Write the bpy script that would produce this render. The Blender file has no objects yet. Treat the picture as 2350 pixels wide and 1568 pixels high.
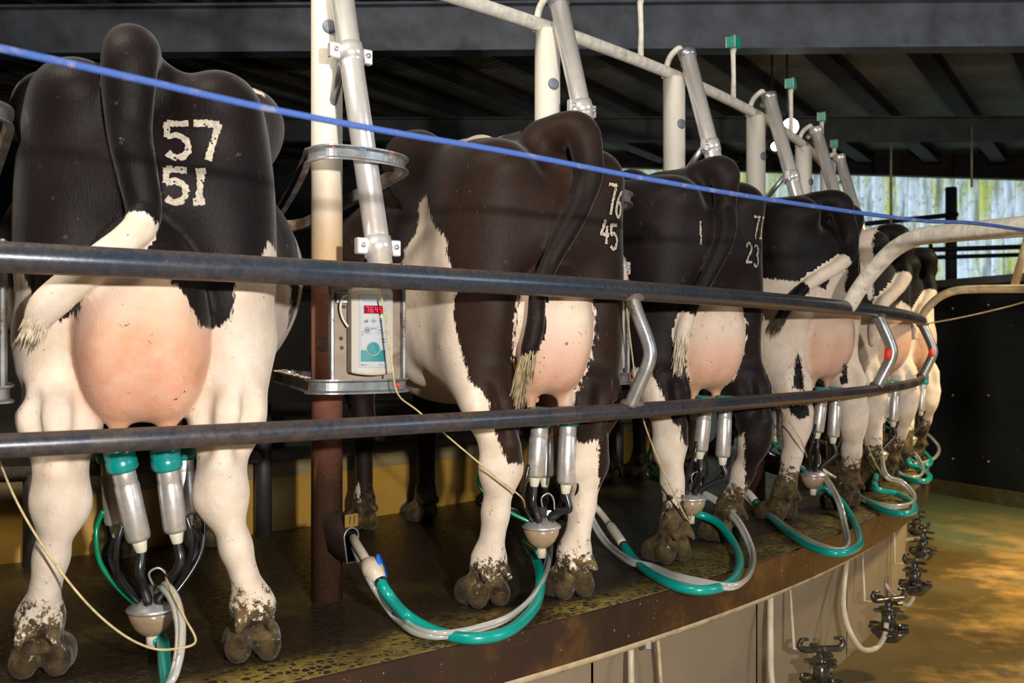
import bpy, math, random
import numpy as np
from mathutils import Vector, Matrix
from mathutils.bvhtree import BVHTree
random.seed(7); np.random.seed(7)
S = bpy.context.scene
COL = S.collection

# ------------------------------------------------------------------ camera, light, exposure
cam_d = bpy.data.cameras.new('camera'); cam = bpy.data.objects.new('camera', cam_d); COL.objects.link(cam)
cam.location = (0, 0, 0.73); cam.rotation_euler = (math.pi/2, 0, 0)
cam_d.sensor_width = 36.0; cam_d.lens = 2200/2350*36; cam_d.shift_y = 19/2350
cam_d.clip_start = 0.05; cam_d.clip_end = 200
cam_d.dof.use_dof = True; cam_d.dof.focus_distance = 2.75; cam_d.dof.aperture_fstop = 5.0
S.camera = cam
S.view_settings.view_transform = 'Standard'; S.view_settings.look = 'None'
S.view_settings.exposure = 0.0; S.view_settings.gamma = 1.0; S.view_settings.use_curve_mapping = False

W = bpy.data.worlds.new('world'); S.world = W; W.use_nodes = True
bgn = W.node_tree.nodes['Background']; bgn.inputs[0].default_value = (0.80, 0.90, 1.0, 1); bgn.inputs[1].default_value = 2.2

def area(name, loc, target, power, size, col=(1,1,1), spread=180):
    d = bpy.data.lights.new(name, 'AREA'); d.energy = power; d.size = size; d.color = col; d.shape = 'DISK'
    d.spread = math.radians(spread)
    o = bpy.data.objects.new(name, d); COL.objects.link(o); o.location = loc
    o.rotation_euler = (Vector(target)-Vector(loc)).to_track_quat('-Z', 'Y').to_euler(); return o
area('flash_lamp', (0.62, -0.45, 0.93), (0.3, 3.2, 0.85), 142, 0.07, (1.0, 0.95, 0.90))
area('daylight_opening', (6.5, 0.5, 2.3), (0.5, 4.5, 0.8), 120, 2.2, (0.86, 0.93, 1.0))
area('shed_lamp_glow', (-1.5, 1.2, 3.1), (0.2, 4.2, 0.4), 85, 0.8, (1.0, 0.9, 0.75))
area('floor_lamp_glow', (4.6, 4.6, 3.0), (3.6, 5.4, -0.6), 110, 0.5, (1.0, 0.80, 0.45), 90)

# ------------------------------------------------------------------ polar frame of the rotating platform
CX, CY = -6.1675, 9.785
R_EDGE, R_RAIL, R_POST, R_KERB = 9.557, 9.516, 8.97, 7.89
def PP(r, th, z=0.0):
    a = math.radians(th); return (CX+r*math.cos(a), CY+r*math.sin(a), z)
POST_TH = [-57.15, -51.15, -45.45, -40.3, -35.0, -29.7, -24.4, -19.1]
RCX, RCY, RR = -5.822, 9.237, 8.983      # the fixed guard rail bends round its own centre
def RP(dr, th, z):
    a = math.radians(th); return (RCX+(RR+dr)*math.cos(a), RCY+(RR+dr)*math.sin(a), z)

# ------------------------------------------------------------------ materials
def nt(name):
    m = bpy.data.materials.new(name); m.use_nodes = True
    t = m.node_tree; return m, t, t.nodes['Principled BSDF']
def node(t, kind, **kw):
    n = t.nodes.new(kind)
    for k, v in kw.items():
        if k.startswith('i_'): n.inputs[int(k[2:])].default_value = v
        else: setattr(n, k, v)
    return n
def coords(t, kind='Object', scale=(1,1,1)):
    tc = node(t, 'ShaderNodeTexCoord'); mp = node(t, 'ShaderNodeMapping'); mp.inputs['Scale'].default_value = scale
    t.links.new(tc.outputs[kind], mp.inputs[0]); return mp.outputs[0]
def noise(t, vec, scale, detail=4, rough=0.55):
    n = node(t, 'ShaderNodeTexNoise'); n.inputs['Scale'].default_value = scale; n.inputs['Detail'].default_value = detail
    n.inputs['Roughness'].default_value = rough; t.links.new(vec, n.inputs['Vector']); return n.outputs[0]
def ramp(t, fac, stops):
    r = node(t, 'ShaderNodeValToRGB'); e = r.color_ramp.elements
    e[0].position, e[0].color = stops[0][0], (*stops[0][1], 1)
    e[1].position, e[1].color = stops[-1][0], (*stops[-1][1], 1)
    for p, c in stops[1:-1]:
        x = e.new(p); x.color = (*c, 1)
    t.links.new(fac, r.inputs[0]); return r.outputs[0]
def mrange(t, v, a, b, c=0., d=1.):
    n = node(t, 'ShaderNodeMapRange'); t.links.new(v, n.inputs[0])
    for i, x in enumerate((a, b, c, d)): n.inputs[i+1].default_value = x
    return n.outputs[0]
def mix(t, fac, a, b, blend='MIX'):
    n = node(t, 'ShaderNodeMix', data_type='RGBA', blend_type=blend)
    for s, v in ((0, fac), (6, a), (7, b)):
        if isinstance(v, (tuple, list)): n.inputs[s].default_value = (*v, 1) if len(v) == 3 else v
        elif isinstance(v, (int, float)): n.inputs[s].default_value = v
        else: t.links.new(v, n.inputs[s])
    return n.outputs[2]
def mth(t, op, a, b=None):
    n = node(t, 'ShaderNodeMath', operation=op)
    for s, v in ((0, a), (1, b)):
        if v is None: continue
        if isinstance(v, (int, float)): n.inputs[s].default_value = v
        else: t.links.new(v, n.inputs[s])
    return n.outputs[0]
def bump(t, bsdf, h, strength=0.3, dist=0.01):
    n = node(t, 'ShaderNodeBump'); n.inputs['Strength'].default_value = strength; n.inputs['Distance'].default_value = dist
    t.links.new(h, n.inputs['Height']); t.links.new(n.outputs[0], bsdf.inputs['Normal'])
def attr(t, name):
    n = node(t, 'ShaderNodeAttribute', attribute_name=name); return n.outputs['Fac']
def P_(b, **kw):
    for k, v in kw.items():
        b.inputs[k.replace('_', ' ')].default_value = (*v, 1) if isinstance(v, tuple) and len(v) == 3 else v

def simple(name, col, rough=0.5, metal=0.0, var=0.25, scale=12, bumpy=0.0, coat=0.0, dirt=None, dirt_amt=0.5, stretch=(1,1,1), spec=0.5, emit=None, es=0, trans=0.0):
    m, t, b = nt(name); v = coords(t, 'Object', stretch)
    n = noise(t, v, scale, 5, 0.6)
    dk = tuple(c*(1-var) for c in col); lt = tuple(min(1, c*(1+var)) for c in col)
    c = ramp(t, n, [(0.3, dk), (0.7, lt)])
    if dirt:
        n2 = noise(t, v, scale*0.45, 6, 0.7)
        f = mrange(t, n2, 0.62-0.25*dirt_amt, 0.72-0.2*dirt_amt)
        c = mix(t, f, c, dirt)
        t.links.new(mrange(t, f, 0, 1, rough, min(1, rough+0.35)), b.inputs['Roughness'])
    else: b.inputs['Roughness'].default_value = rough
    t.links.new(c, b.inputs['Base Color'])
    P_(b, Metallic=metal, Coat_Weight=coat, Specular_IOR_Level=spec, Transmission_Weight=trans)
    if bumpy: bump(t, b, noise(t, v, scale*4, 4), bumpy, 0.004)
    if emit: P_(b, Emission_Color=emit, Emission_Strength=es)
    return m
M = {}
# rust-flecked dark steel of the guard rails
def mk_rail(name, base, rustamt, worn):
    m, t, b = nt(name); v = coords(t, 'Object')
    n = noise(t, v, 5, 6, 0.65); fine = noise(t, v, 60, 5, 0.7)
    c = ramp(t, fine, [(0.3, tuple(x*0.75 for x in base)), (0.7, tuple(x*1.3 for x in base))])
    g = node(t, 'ShaderNodeNewGeometry'); sx = node(t, 'ShaderNodeSeparateXYZ'); t.links.new(g.outputs['Normal'], sx.inputs[0])
    # grime settles on the upward and downward facing sides of the tube
    up = mth(t, 'ABSOLUTE', sx.outputs['Z'])
    f = mth(t, 'ADD', mrange(t, up, 0.55, 1.0, 0, 0.55), mrange(t, n, 0.42, 0.72, 0, rustamt))
    f = mth(t, 'MULTIPLY', f, mrange(t, fine, 0.35, 0.6, 0.35, 1.1))
    c = mix(t, f, c, (0.14, 0.085, 0.045))
    sp = noise(t, v, 210, 2); c = mix(t, mrange(t, sp, 0.745, 0.77), c, (0.26, 0.21, 0.14))
    t.links.new(c, b.inputs['Base Color'])
    t.links.new(mrange(t, f, 0, 1, worn, 0.7), b.inputs['Roughness']); b.inputs['Metallic'].default_value = 0.35
    bump(t, b, fine, 0.15, 0.002); return m
M['rail'] = mk_rail('dark_steel', (0.030, 0.040, 0.058), 0.30, 0.26)
M['rail_low'] = mk_rail('dark_steel_rusty', (0.030, 0.038, 0.054), 0.5, 0.28)
M['galv'] = simple('galvanised_steel', (0.36, 0.38, 0.40), 0.38, 0.8, 0.25, 25, 0.1, dirt=(0.20, 0.12, 0.05), dirt_amt=0.2)
M['channel'] = simple('worn_channel_steel', (0.27, 0.28, 0.29), 0.4, 0.7, 0.35, 18, 0.1, dirt=(0.13, 0.08, 0.05), dirt_amt=0.45)
M['stainless'] = simple('stainless_steel', (0.82, 0.81, 0.80), 0.27, 0.62, 0.06, 30, 0.03, dirt=(0.5, 0.45, 0.38), dirt_amt=-0.1)
M['cup_steel'] = simple('cup_steel', (0.52, 0.50, 0.48), 0.36, 0.65, 0.18, 40, 0.05)
M['bolt'] = simple('bolt_steel', (0.7, 0.7, 0.7), 0.3, 0.9, 0.1)
M['white_pipe'] = simple('chalky_white_pipe', (0.62, 0.59, 0.52), 0.6, 0.0, 0.22, 30, 0.25, dirt=(0.30, 0.24, 0.17), dirt_amt=0.1)
M['old_pipe'] = simple('stained_cream_pipe', (0.50, 0.40, 0.25), 0.6, 0.1, 0.25, 14, 0.25, dirt=(0.22, 0.16, 0.09), dirt_amt=0.3)
M['teal'] = simple('teal_rubber', (0.0, 0.21, 0.205), 0.3, 0, 0.15, 20, coat=0.3)
M['hose'] = simple('teal_hose', (0.0, 0.255, 0.215), 0.28, 0, 0.12, 14, coat=0.35, dirt=(0.07, 0.10, 0.05), dirt_amt=-0.1)
M['clear'] = simple('clear_pvc_tube', (0.42, 0.42, 0.39), 0.18, 0, 0.18, 10, coat=0.5, trans=0.25, dirt=(0.30, 0.22, 0.14), dirt_amt=-0.05)
M['milkline'] = simple('milky_tube', (0.62, 0.54, 0.42), 0.3, 0, 0.15, 8, coat=0.3, dirt=(0.32, 0.2, 0.1), dirt_amt=0.0)
M['rubber'] = simple('black_rubber', (0.012, 0.013, 0.014), 0.28, 0, 0.3, 20, coat=0.2)
M['matte_black'] = simple('matte_black', (0.010, 0.010, 0.011), 0.6)
M['cream_plastic'] = simple('cream_plastic', (0.56, 0.54, 0.42), 0.35, 0, 0.1)
M['bowl'] = simple('smoky_bowl', (0.40, 0.29, 0.18), 0.2, 0, 0.2, 12, coat=0.4, trans=0.2)
M['green_line'] = simple('green_tube', (0.0, 0.18, 0.08), 0.25, 0, 0.15, coat=0.3)
M['blue_clip'] = simple('blue_plastic', (0.01, 0.13, 0.62), 0.3)
M['jetter'] = simple('wet_black_plastic', (0.035, 0.032, 0.024), 0.22, 0.1, 0.5, 20, 0.3, coat=0.3, dirt=(0.16, 0.12, 0.03), dirt_amt=0.1)
M['jet_hose'] = simple('dirty_white_hose', (0.50, 0.42, 0.30), 0.45, 0, 0.2, 14, dirt=(0.22, 0.13, 0.05), dirt_amt=0.05)
M['string'] = simple('tan_twine', (0.42, 0.33, 0.17), 0.8, 0, 0.3, 60, 0.3)
M['plate'] = simple('brown_back_plate', (0.21, 0.165, 0.12), 0.55, 0.3, 0.25, 10, 0.1, dirt=(0.09, 0.055, 0.035), dirt_amt=0.2)
M['case'] = simple('cream_plastic_case', (0.43, 0.40, 0.34), 0.55, 0, 0.08, 10, dirt=(0.35, 0.25, 0.15), dirt_amt=-0.1)
M['label'] = simple('label_face', (0.36, 0.385, 0.42), 0.6, 0, 0.04, 10, dirt=(0.42, 0.33, 0.22), dirt_amt=-0.2)
M['label_teal'] = simple('label_teal', (0.0, 0.17, 0.18), 0.55, 0, 0.08)
M['ink'] = simple('grey_ink', (0.03, 0.03, 0.035), 0.5)
M['ink_soft'] = simple('pale_grey_ink', (0.16, 0.17, 0.20), 0.5)
M['ink_red'] = simple('red_ink', (0.6, 0.06, 0.03), 0.5)
M['led_panel'] = simple('red_display_window', (0.10, 0.0, 0.008), 0.6, spec=0.1, emit=(1.0, 0.0, 0.03), es=0.16)
M['led_digit'] = simple('lit_digits', (0.3, 0.0, 0.02), 0.5, emit=(1.0, 0.015, 0.08), es=1.3)
M['led_red'] = simple('lit_red_led', (0.8, 0.1, 0.05), 0.5, emit=(1.0, 0.16, 0.08), es=1.6)
M['led_yel'] = simple('lit_green_led', (0.4, 0.6, 0.0), 0.5, emit=(0.6, 0.9, 0.0), es=1.0)
M['brass_plate'] = simple('orange_number_plate', (0.30, 0.165, 0.025), 0.4, 0.3, 0.25, 14, dirt=(0.14, 0.1, 0.05), dirt_amt=0.1)
M['dirty_plate'] = simple('grimy_number_plate', (0.15, 0.10, 0.04), 0.5, 0.2, 0.3, 14)
M['paint_red'] = simple('red_marker_paint', (0.75, 0.06, 0.02), 0.6)
M['paint_blue'] = simple('blue_marker_paint', (0.02, 0.25, 0.6), 0.6)
M['green_cap'] = simple('green_cap', (0.0, 0.30, 0.22), 0.4)
M['crumb'] = simple('feed_crumbs', (0.55, 0.42, 0.28), 0.9, 0, 0.3, 40)
M['cobweb'] = simple('dusty_cobweb', (0.55, 0.52, 0.46), 0.9)
M['dark_frame'] = simple('dark_tarred_steel', (0.035, 0.030, 0.027), 0.55, 0.2, 0.4, 12, 0.2)
M['crust'] = simple('crusted_rail', (0.10, 0.075, 0.06), 0.9, 0, 0.4, 25, 0.8)

# ------------------------------------------------------------------ object helpers
def link(o, parent=None):
    COL.objects.link(o)
    if parent is not None: o.parent = parent
    return o
def tag(o, label=None, cat=None, group=None, kind=None):
    if label: o['label'] = label
    if cat: o['category'] = cat
    if group: o['group'] = group
    if kind: o['kind'] = kind
    return o
def empty(name, loc=(0,0,0), rz=0.0):
    o = bpy.data.objects.new(name, None); o.empty_display_size = 0.05
    o.location = loc; o.rotation_euler = (0, 0, rz); return link(o)
def copy_tree(o, parent=None):
    c = o.copy(); COL.objects.link(c); c.parent = parent
    for ch in list(o.children): copy_tree(ch, c)
    return c
class MB:
    def __init__(s): s.v = []; s.f = []; s.sm = []
    def add(s, vs, fs, smooth=True):
        n = len(s.v); s.v += [tuple(map(float, v)) for v in vs]; s.f += [tuple(n+i for i in f) for f in fs]; s.sm += [smooth]*len(fs); return s
    def box(s, c, d, rot=None, bev=0.0):
        x, y, z = (q/2 for q in d)
        if bev <= 0:
            vs = [Vector((a*x, b*y, e*z)) for a in (-1,1) for b in (-1,1) for e in (-1,1)]
            fs = [(0,1,3,2),(4,6,7,5),(0,4,5,1),(2,3,7,6),(0,2,6,4),(1,5,7,3)]
        else:   # chamfered box
            vs = []; idx = {}
            for a in (-1,1):
                for b in (-1,1):
                    for e in (-1,1):
                        for k in range(3):
                            p = [a*x, b*y, e*z]
                            for j in range(3):
                                if j != k: p[j] -= (a,b,e)[j]*bev
                            idx[(a,b,e,k)] = len(vs); vs.append(Vector(p))
            fs = []
            for k in range(3):
                i, j = [q for q in range(3) if q != k]
                for sg in (-1,1):
                    q = []
                    for u, w in ((-1,-1),(1,-1),(1,1),(-1,1)):
                        t = [0,0,0]; t[k] = sg; t[i] = u; t[j] = w; q.append(idx[(*t, k)])
                    fs.append(tuple(q))
                for u in (-1,1):
                    for w in (-1,1):
                        q = []
                        for sg in (-1,1):
                            t = [0,0,0]; t[k] = sg; t[i] = u; t[j] = w; q.append((tuple(t)))
                        fs.append((idx[(*q[0], i)], idx[(*q[0], j)], idx[(*q[1], j)], idx[(*q[1], i)]))
            for a in (-1,1):
                for b in (-1,1):
                    for e in (-1,1): fs.append(tuple(idx[(a,b,e,k)] for k in range(3)))
        if rot is not None: vs = [rot @ v for v in vs]
        return s.add([v+Vector(c) for v in vs], fs, False)
    def tube(s, pts, r, n=14, cap=True, closed=False, flat=None):
        pts = [Vector(p) for p in pts]; m = len(pts)
        rs = list(r) if hasattr(r, '__len__') else [r]*m
        T = []
        for i in range(m):
            a = pts[(i-1) % m] if (closed or i > 0) else pts[i]; b = pts[(i+1) % m] if (closed or i < m-1) else pts[i]
            T.append((b-a).normalized())
        up = Vector((0,0,1)) if abs(T[0].z) < 0.9 else Vector((0,1,0))
        N = (up - T[0]*up.dot(T[0])).normalized(); vs = []
        for i in range(m):
            N = (N - T[i]*N.dot(T[i]))
            N = N.normalized() if N.length > 1e-6 else T[i].orthogonal().normalized()
            B = T[i].cross(N)
            for k in range(n):
                a = 2*math.pi*k/n; sx = 1.0 if flat is None else flat
                vs.append(pts[i] + N*(rs[i]*math.cos(a)) + B*(rs[i]*sx*math.sin(a)))
        fs = []
        L = m if closed else m-1
        for i in range(L):
            for k in range(n):
                a = i*n+k; b = i*n+(k+1) % n; c = ((i+1) % m)*n+(k+1) % n; d = ((i+1) % m)*n+k
                fs.append((a, d, c, b))
        s.add(vs, fs, True)
        if cap and not closed:
            o = len(s.v)-len(vs)
            s.f.append(tuple(o+k for k in range(n))); s.sm.append(False)
            s.f.append(tuple(o+(m-1)*n+k for k in reversed(range(n)))); s.sm.append(False)
        return s
    def lathe(s, prof, n=24, mat=None):
        vs = []; fs = []; m = len(prof)
        for r, z in prof:
            for k in range(n):
                a = 2*math.pi*k/n; vs.append(Vector((r*math.cos(a), r*math.sin(a), z)))
        for i in range(m-1):
            for k in range(n): fs.append((i*n+k, i*n+(k+1) % n, (i+1)*n+(k+1) % n, (i+1)*n+k))
        if prof[0][0] > 1e-4: fs.append(tuple(reversed(range(n))))
        if prof[-1][0] > 1e-4: fs.append(tuple((m-1)*n+k for k in range(n)))
        if mat is not None: vs = [mat @ v for v in vs]
        return s.add(vs, fs, True)
    def prism(s, poly, z0, z1, mat=None):   # polygon in xy extruded along z
        n = len(poly)
        vs = [Vector((x, y, z0)) for x, y in poly]+[Vector((x, y, z1)) for x, y in poly]
        fs = [tuple(reversed(range(n))), tuple(range(n, 2*n))]+[(i, (i+1) % n, n+(i+1) % n, n+i) for i in range(n)]
        if mat is not None: vs = [mat @ v for v in vs]
        return s.add(vs, fs, False)
    def build(s, name, mat, parent=None, shade=True, origin=None):
        me = bpy.data.meshes.new(name); vs = s.v
        if origin is not None: vs = [(a-origin[0], b-origin[1], c-origin[2]) for a, b, c in vs]
        me.from_pydata(vs, [], s.f); me.update()
        me.polygons.foreach_set('use_smooth', s.sm if shade else [False]*len(s.f))
        if mat is not None: me.materials.append(mat)
        o = bpy.data.objects.new(name, me); link(o, parent)
        if origin is not None: o.location = origin
        return o
def spl(pts, n=8):
    """Catmull-Rom through pts"""
    P = [Vector(p) for p in pts]; P = [P[0]*2-P[1]]+P+[P[-1]*2-P[-2]]; out = []
    for i in range(1, len(P)-2):
        a, b, c, d = P[i-1:i+3]
        for k in range(n):
            t = k/n
            out.append(0.5*((2*b)+(c-a)*t+(2*a-5*b+4*c-d)*t*t+(3*b-a-3*c+d)*t**3))
    out.append(P[-2]); return out
def aim(p, d):
    """matrix placing local +z along d at p"""
    return Matrix.Translation(Vector(p)) @ Vector(d).to_track_quat('Z', 'Y').to_matrix().to_4x4()
def textmesh(name, s, size, mat, parent, mtx, align='CENTER', shear=0.0, extr=0.0004, xs=1.0, off=0.0):
    c = bpy.data.curves.new(name, 'FONT'); c.body = s; c.size = size; c.align_x = align; c.align_y = 'CENTER'; c.extrude = extr; c.shear = shear; c.offset = off
    c.resolution_u = 3
    o = bpy.data.objects.new(name, c); me = bpy.data.meshes.new_from_object(o)
    bpy.data.objects.remove(o)
    me.transform(mtx @ Matrix.Diagonal((xs, 1, 1, 1))); me.materials.clear(); me.materials.append(mat)
    o = bpy.data.objects.new(name, me); return link(o, parent)
# ------------------------------------------------------------------ cows: one continuous surface each, polygonised from a smooth distance field
class Field:
    def __init__(s, lo, hi, h):
        s.lo = np.array(lo, float); s.h = h; s.n = np.ceil((np.array(hi)-s.lo)/h).astype(int)+1
        s.D = np.full(s.n, 1.0, np.float32)
    def region(s, lo, hi):
        a = np.clip(np.floor((lo-s.lo)/s.h).astype(int), 0, s.n); b = np.clip(np.ceil((hi-s.lo)/s.h).astype(int)+1, 0, s.n)
        ax = [s.lo[i]+s.h*np.arange(a[i], b[i]) for i in range(3)]
        return tuple(slice(a[i], b[i]) for i in range(3)), np.meshgrid(*ax, indexing='ij')
    def blend(s, sl, d, k):
        e = s.D[sl]; d = d.astype(np.float32)
        if k <= 0: s.D[sl] = np.minimum(e, d); return
        h = np.clip(0.5+0.5*(e-d)/k, 0, 1); s.D[sl] = e*(1-h)+d*h-k*h*(1-h)
    def carve(s, sl, d, k):
        e = s.D[sl]; d = -d.astype(np.float32)
        h = np.clip(0.5-0.5*(e-d)/k, 0, 1); s.D[sl] = e*(1-h)+d*h+k*h*(1-h)
    def cap(s, a, b, ra, rb, k=0.03, sc=None, carve=False):
        a = np.array(a, float); b = np.array(b, float); m = max(ra, rb)+k+0.03
        c = np.ones(3) if sc is None else np.array(sc, float)
        lo = np.minimum(a, b)-m*np.maximum(c, 1); hi = np.maximum(a, b)+m*np.maximum(c, 1)
        sl, (X, Y, Z) = s.region(lo, hi)
        ic = 1/c; A = a*ic; B = (b-a)*ic; BB = B@B+1e-12
        px, py, pz = X*ic[0]-A[0], Y*ic[1]-A[1], Z*ic[2]-A[2]
        t = np.clip((px*B[0]+py*B[1]+pz*B[2])/BB, 0, 1)
        d = (np.sqrt((px-B[0]*t)**2+(py-B[1]*t)**2+(pz-B[2]*t)**2)-(ra+(rb-ra)*t))*c.min()
        (s.carve if carve else s.blend)(sl, d, k)
    def ell(s, c, r, k=0.05, rx=0.0, ry=0.0, rz=0.0, carve=False):
        c = np.array(c, float); r = np.array(r, float); m = r.max()+k+0.03
        ext = r+k+0.03 if rx == ry == rz == 0 else np.full(3, m)
        sl, (X, Y, Z) = s.region(c-ext, c+ext)
        R = np.array((Matrix.Rotation(rz, 3, 'Z') @ Matrix.Rotation(ry, 3, 'Y') @ Matrix.Rotation(rx, 3, 'X')).transposed())
        px, py, pz = X-c[0], Y-c[1], Z-c[2]
        q = [R[i, 0]*px+R[i, 1]*py+R[i, 2]*pz for i in range(3)]
        k0 = np.sqrt(sum((q[i]/r[i])**2 for i in range(3))); k1 = np.sqrt(sum((q[i]/r[i]**2)**2 for i in range(3)))+1e-9
        d = k0*(k0-1)/k1
        (s.carve if carve else s.blend)(sl, d, k)
    def chain(s, pts, rs, k=0.03, sc=None):
        for i in range(len(pts)-1): s.cap(pts[i], pts[i+1], rs[i], rs[i+1], k, sc)
    def mesh(s):
        D = s.D; ins = D < 0; n = s.n-1
        c = np.zeros(n, np.int8)
        offs = [(i, j, k) for i in (0,1) for j in (0,1) for k in (0,1)]
        for i, j, k in offs: c += ins[i:i+n[0], j:j+n[1], k:k+n[2]]
        act = np.argwhere((c > 0) & (c < 8)); idx = np.full(n, -1, np.int64); idx[tuple(act.T)] = np.arange(len(act))
        V = np.stack([D[act[:,0]+i, act[:,1]+j, act[:,2]+k] for i, j, k in offs], 1)
        acc = np.zeros((len(act), 3)); cnt = np.zeros(len(act))
        for a in range(8):
            for b in range(a+1, 8):
                oa, ob = np.array(offs[a]), np.array(offs[b])
                if abs(oa-ob).sum() != 1: continue
                va, vb = V[:, a], V[:, b]; m = (va < 0) != (vb < 0)
                t = np.where(m, va/np.where(m, va-vb, 1), 0)
                acc += np.where(m[:, None], oa+(ob-oa)*t[:, None], 0); cnt += m
        verts = (act+acc/cnt[:, None])*s.h+s.lo
        faces = []
        for ax in range(3):
            u, v = (ax+1) % 3, (ax+2) % 3
            sl0 = [slice(None)]*3; sl1 = [slice(None)]*3; sl0[ax] = slice(0, -1); sl1[ax] = slice(1, None)
            a, b = ins[tuple(sl0)], ins[tuple(sl1)]
            e = np.argwhere(a != b)
            e = e[(e[:, u] > 0) & (e[:, v] > 0) & (e[:, u] < n[u]) & (e[:, v] < n[v])]
            flip = a[tuple(e.T)]
            q = []
            for du, dv in ((0,0),(-1,0),(-1,-1),(0,-1)):
                p = e.copy(); p[:, u] += du; p[:, v] += dv; q.append(idx[tuple(p.T)])
            q = np.stack(q, 1)
            q = np.where(flip[:, None], q, q[:, ::-1]); faces.append(q)
        return verts, np.concatenate(faces)

def poly_sd(U, Z, pts):
    """signed distance (negative inside)"""
    P = np.array(pts); n = len(P); d = np.full(U.shape, 1e9); inside = np.zeros(U.shape, bool)
    for i in range(n):
        a, b = P[i], P[(i+1) % n]; e = b-a; wx, wy = U-a[0], Z-a[1]
        t = np.clip((wx*e[0]+wy*e[1])/(e@e+1e-12), 0, 1)
        d = np.minimum(d, (wx-e[0]*t)**2+(wy-e[1]*t)**2)
        cr = ((a[1] > Z) != (b[1] > Z)) & (U < (b[0]-a[0])*(Z-a[1])/(b[1]-a[1]+1e-12)+a[0]); inside ^= cr
    d = np.sqrt(d); return np.where(inside, -d, d)

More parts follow.
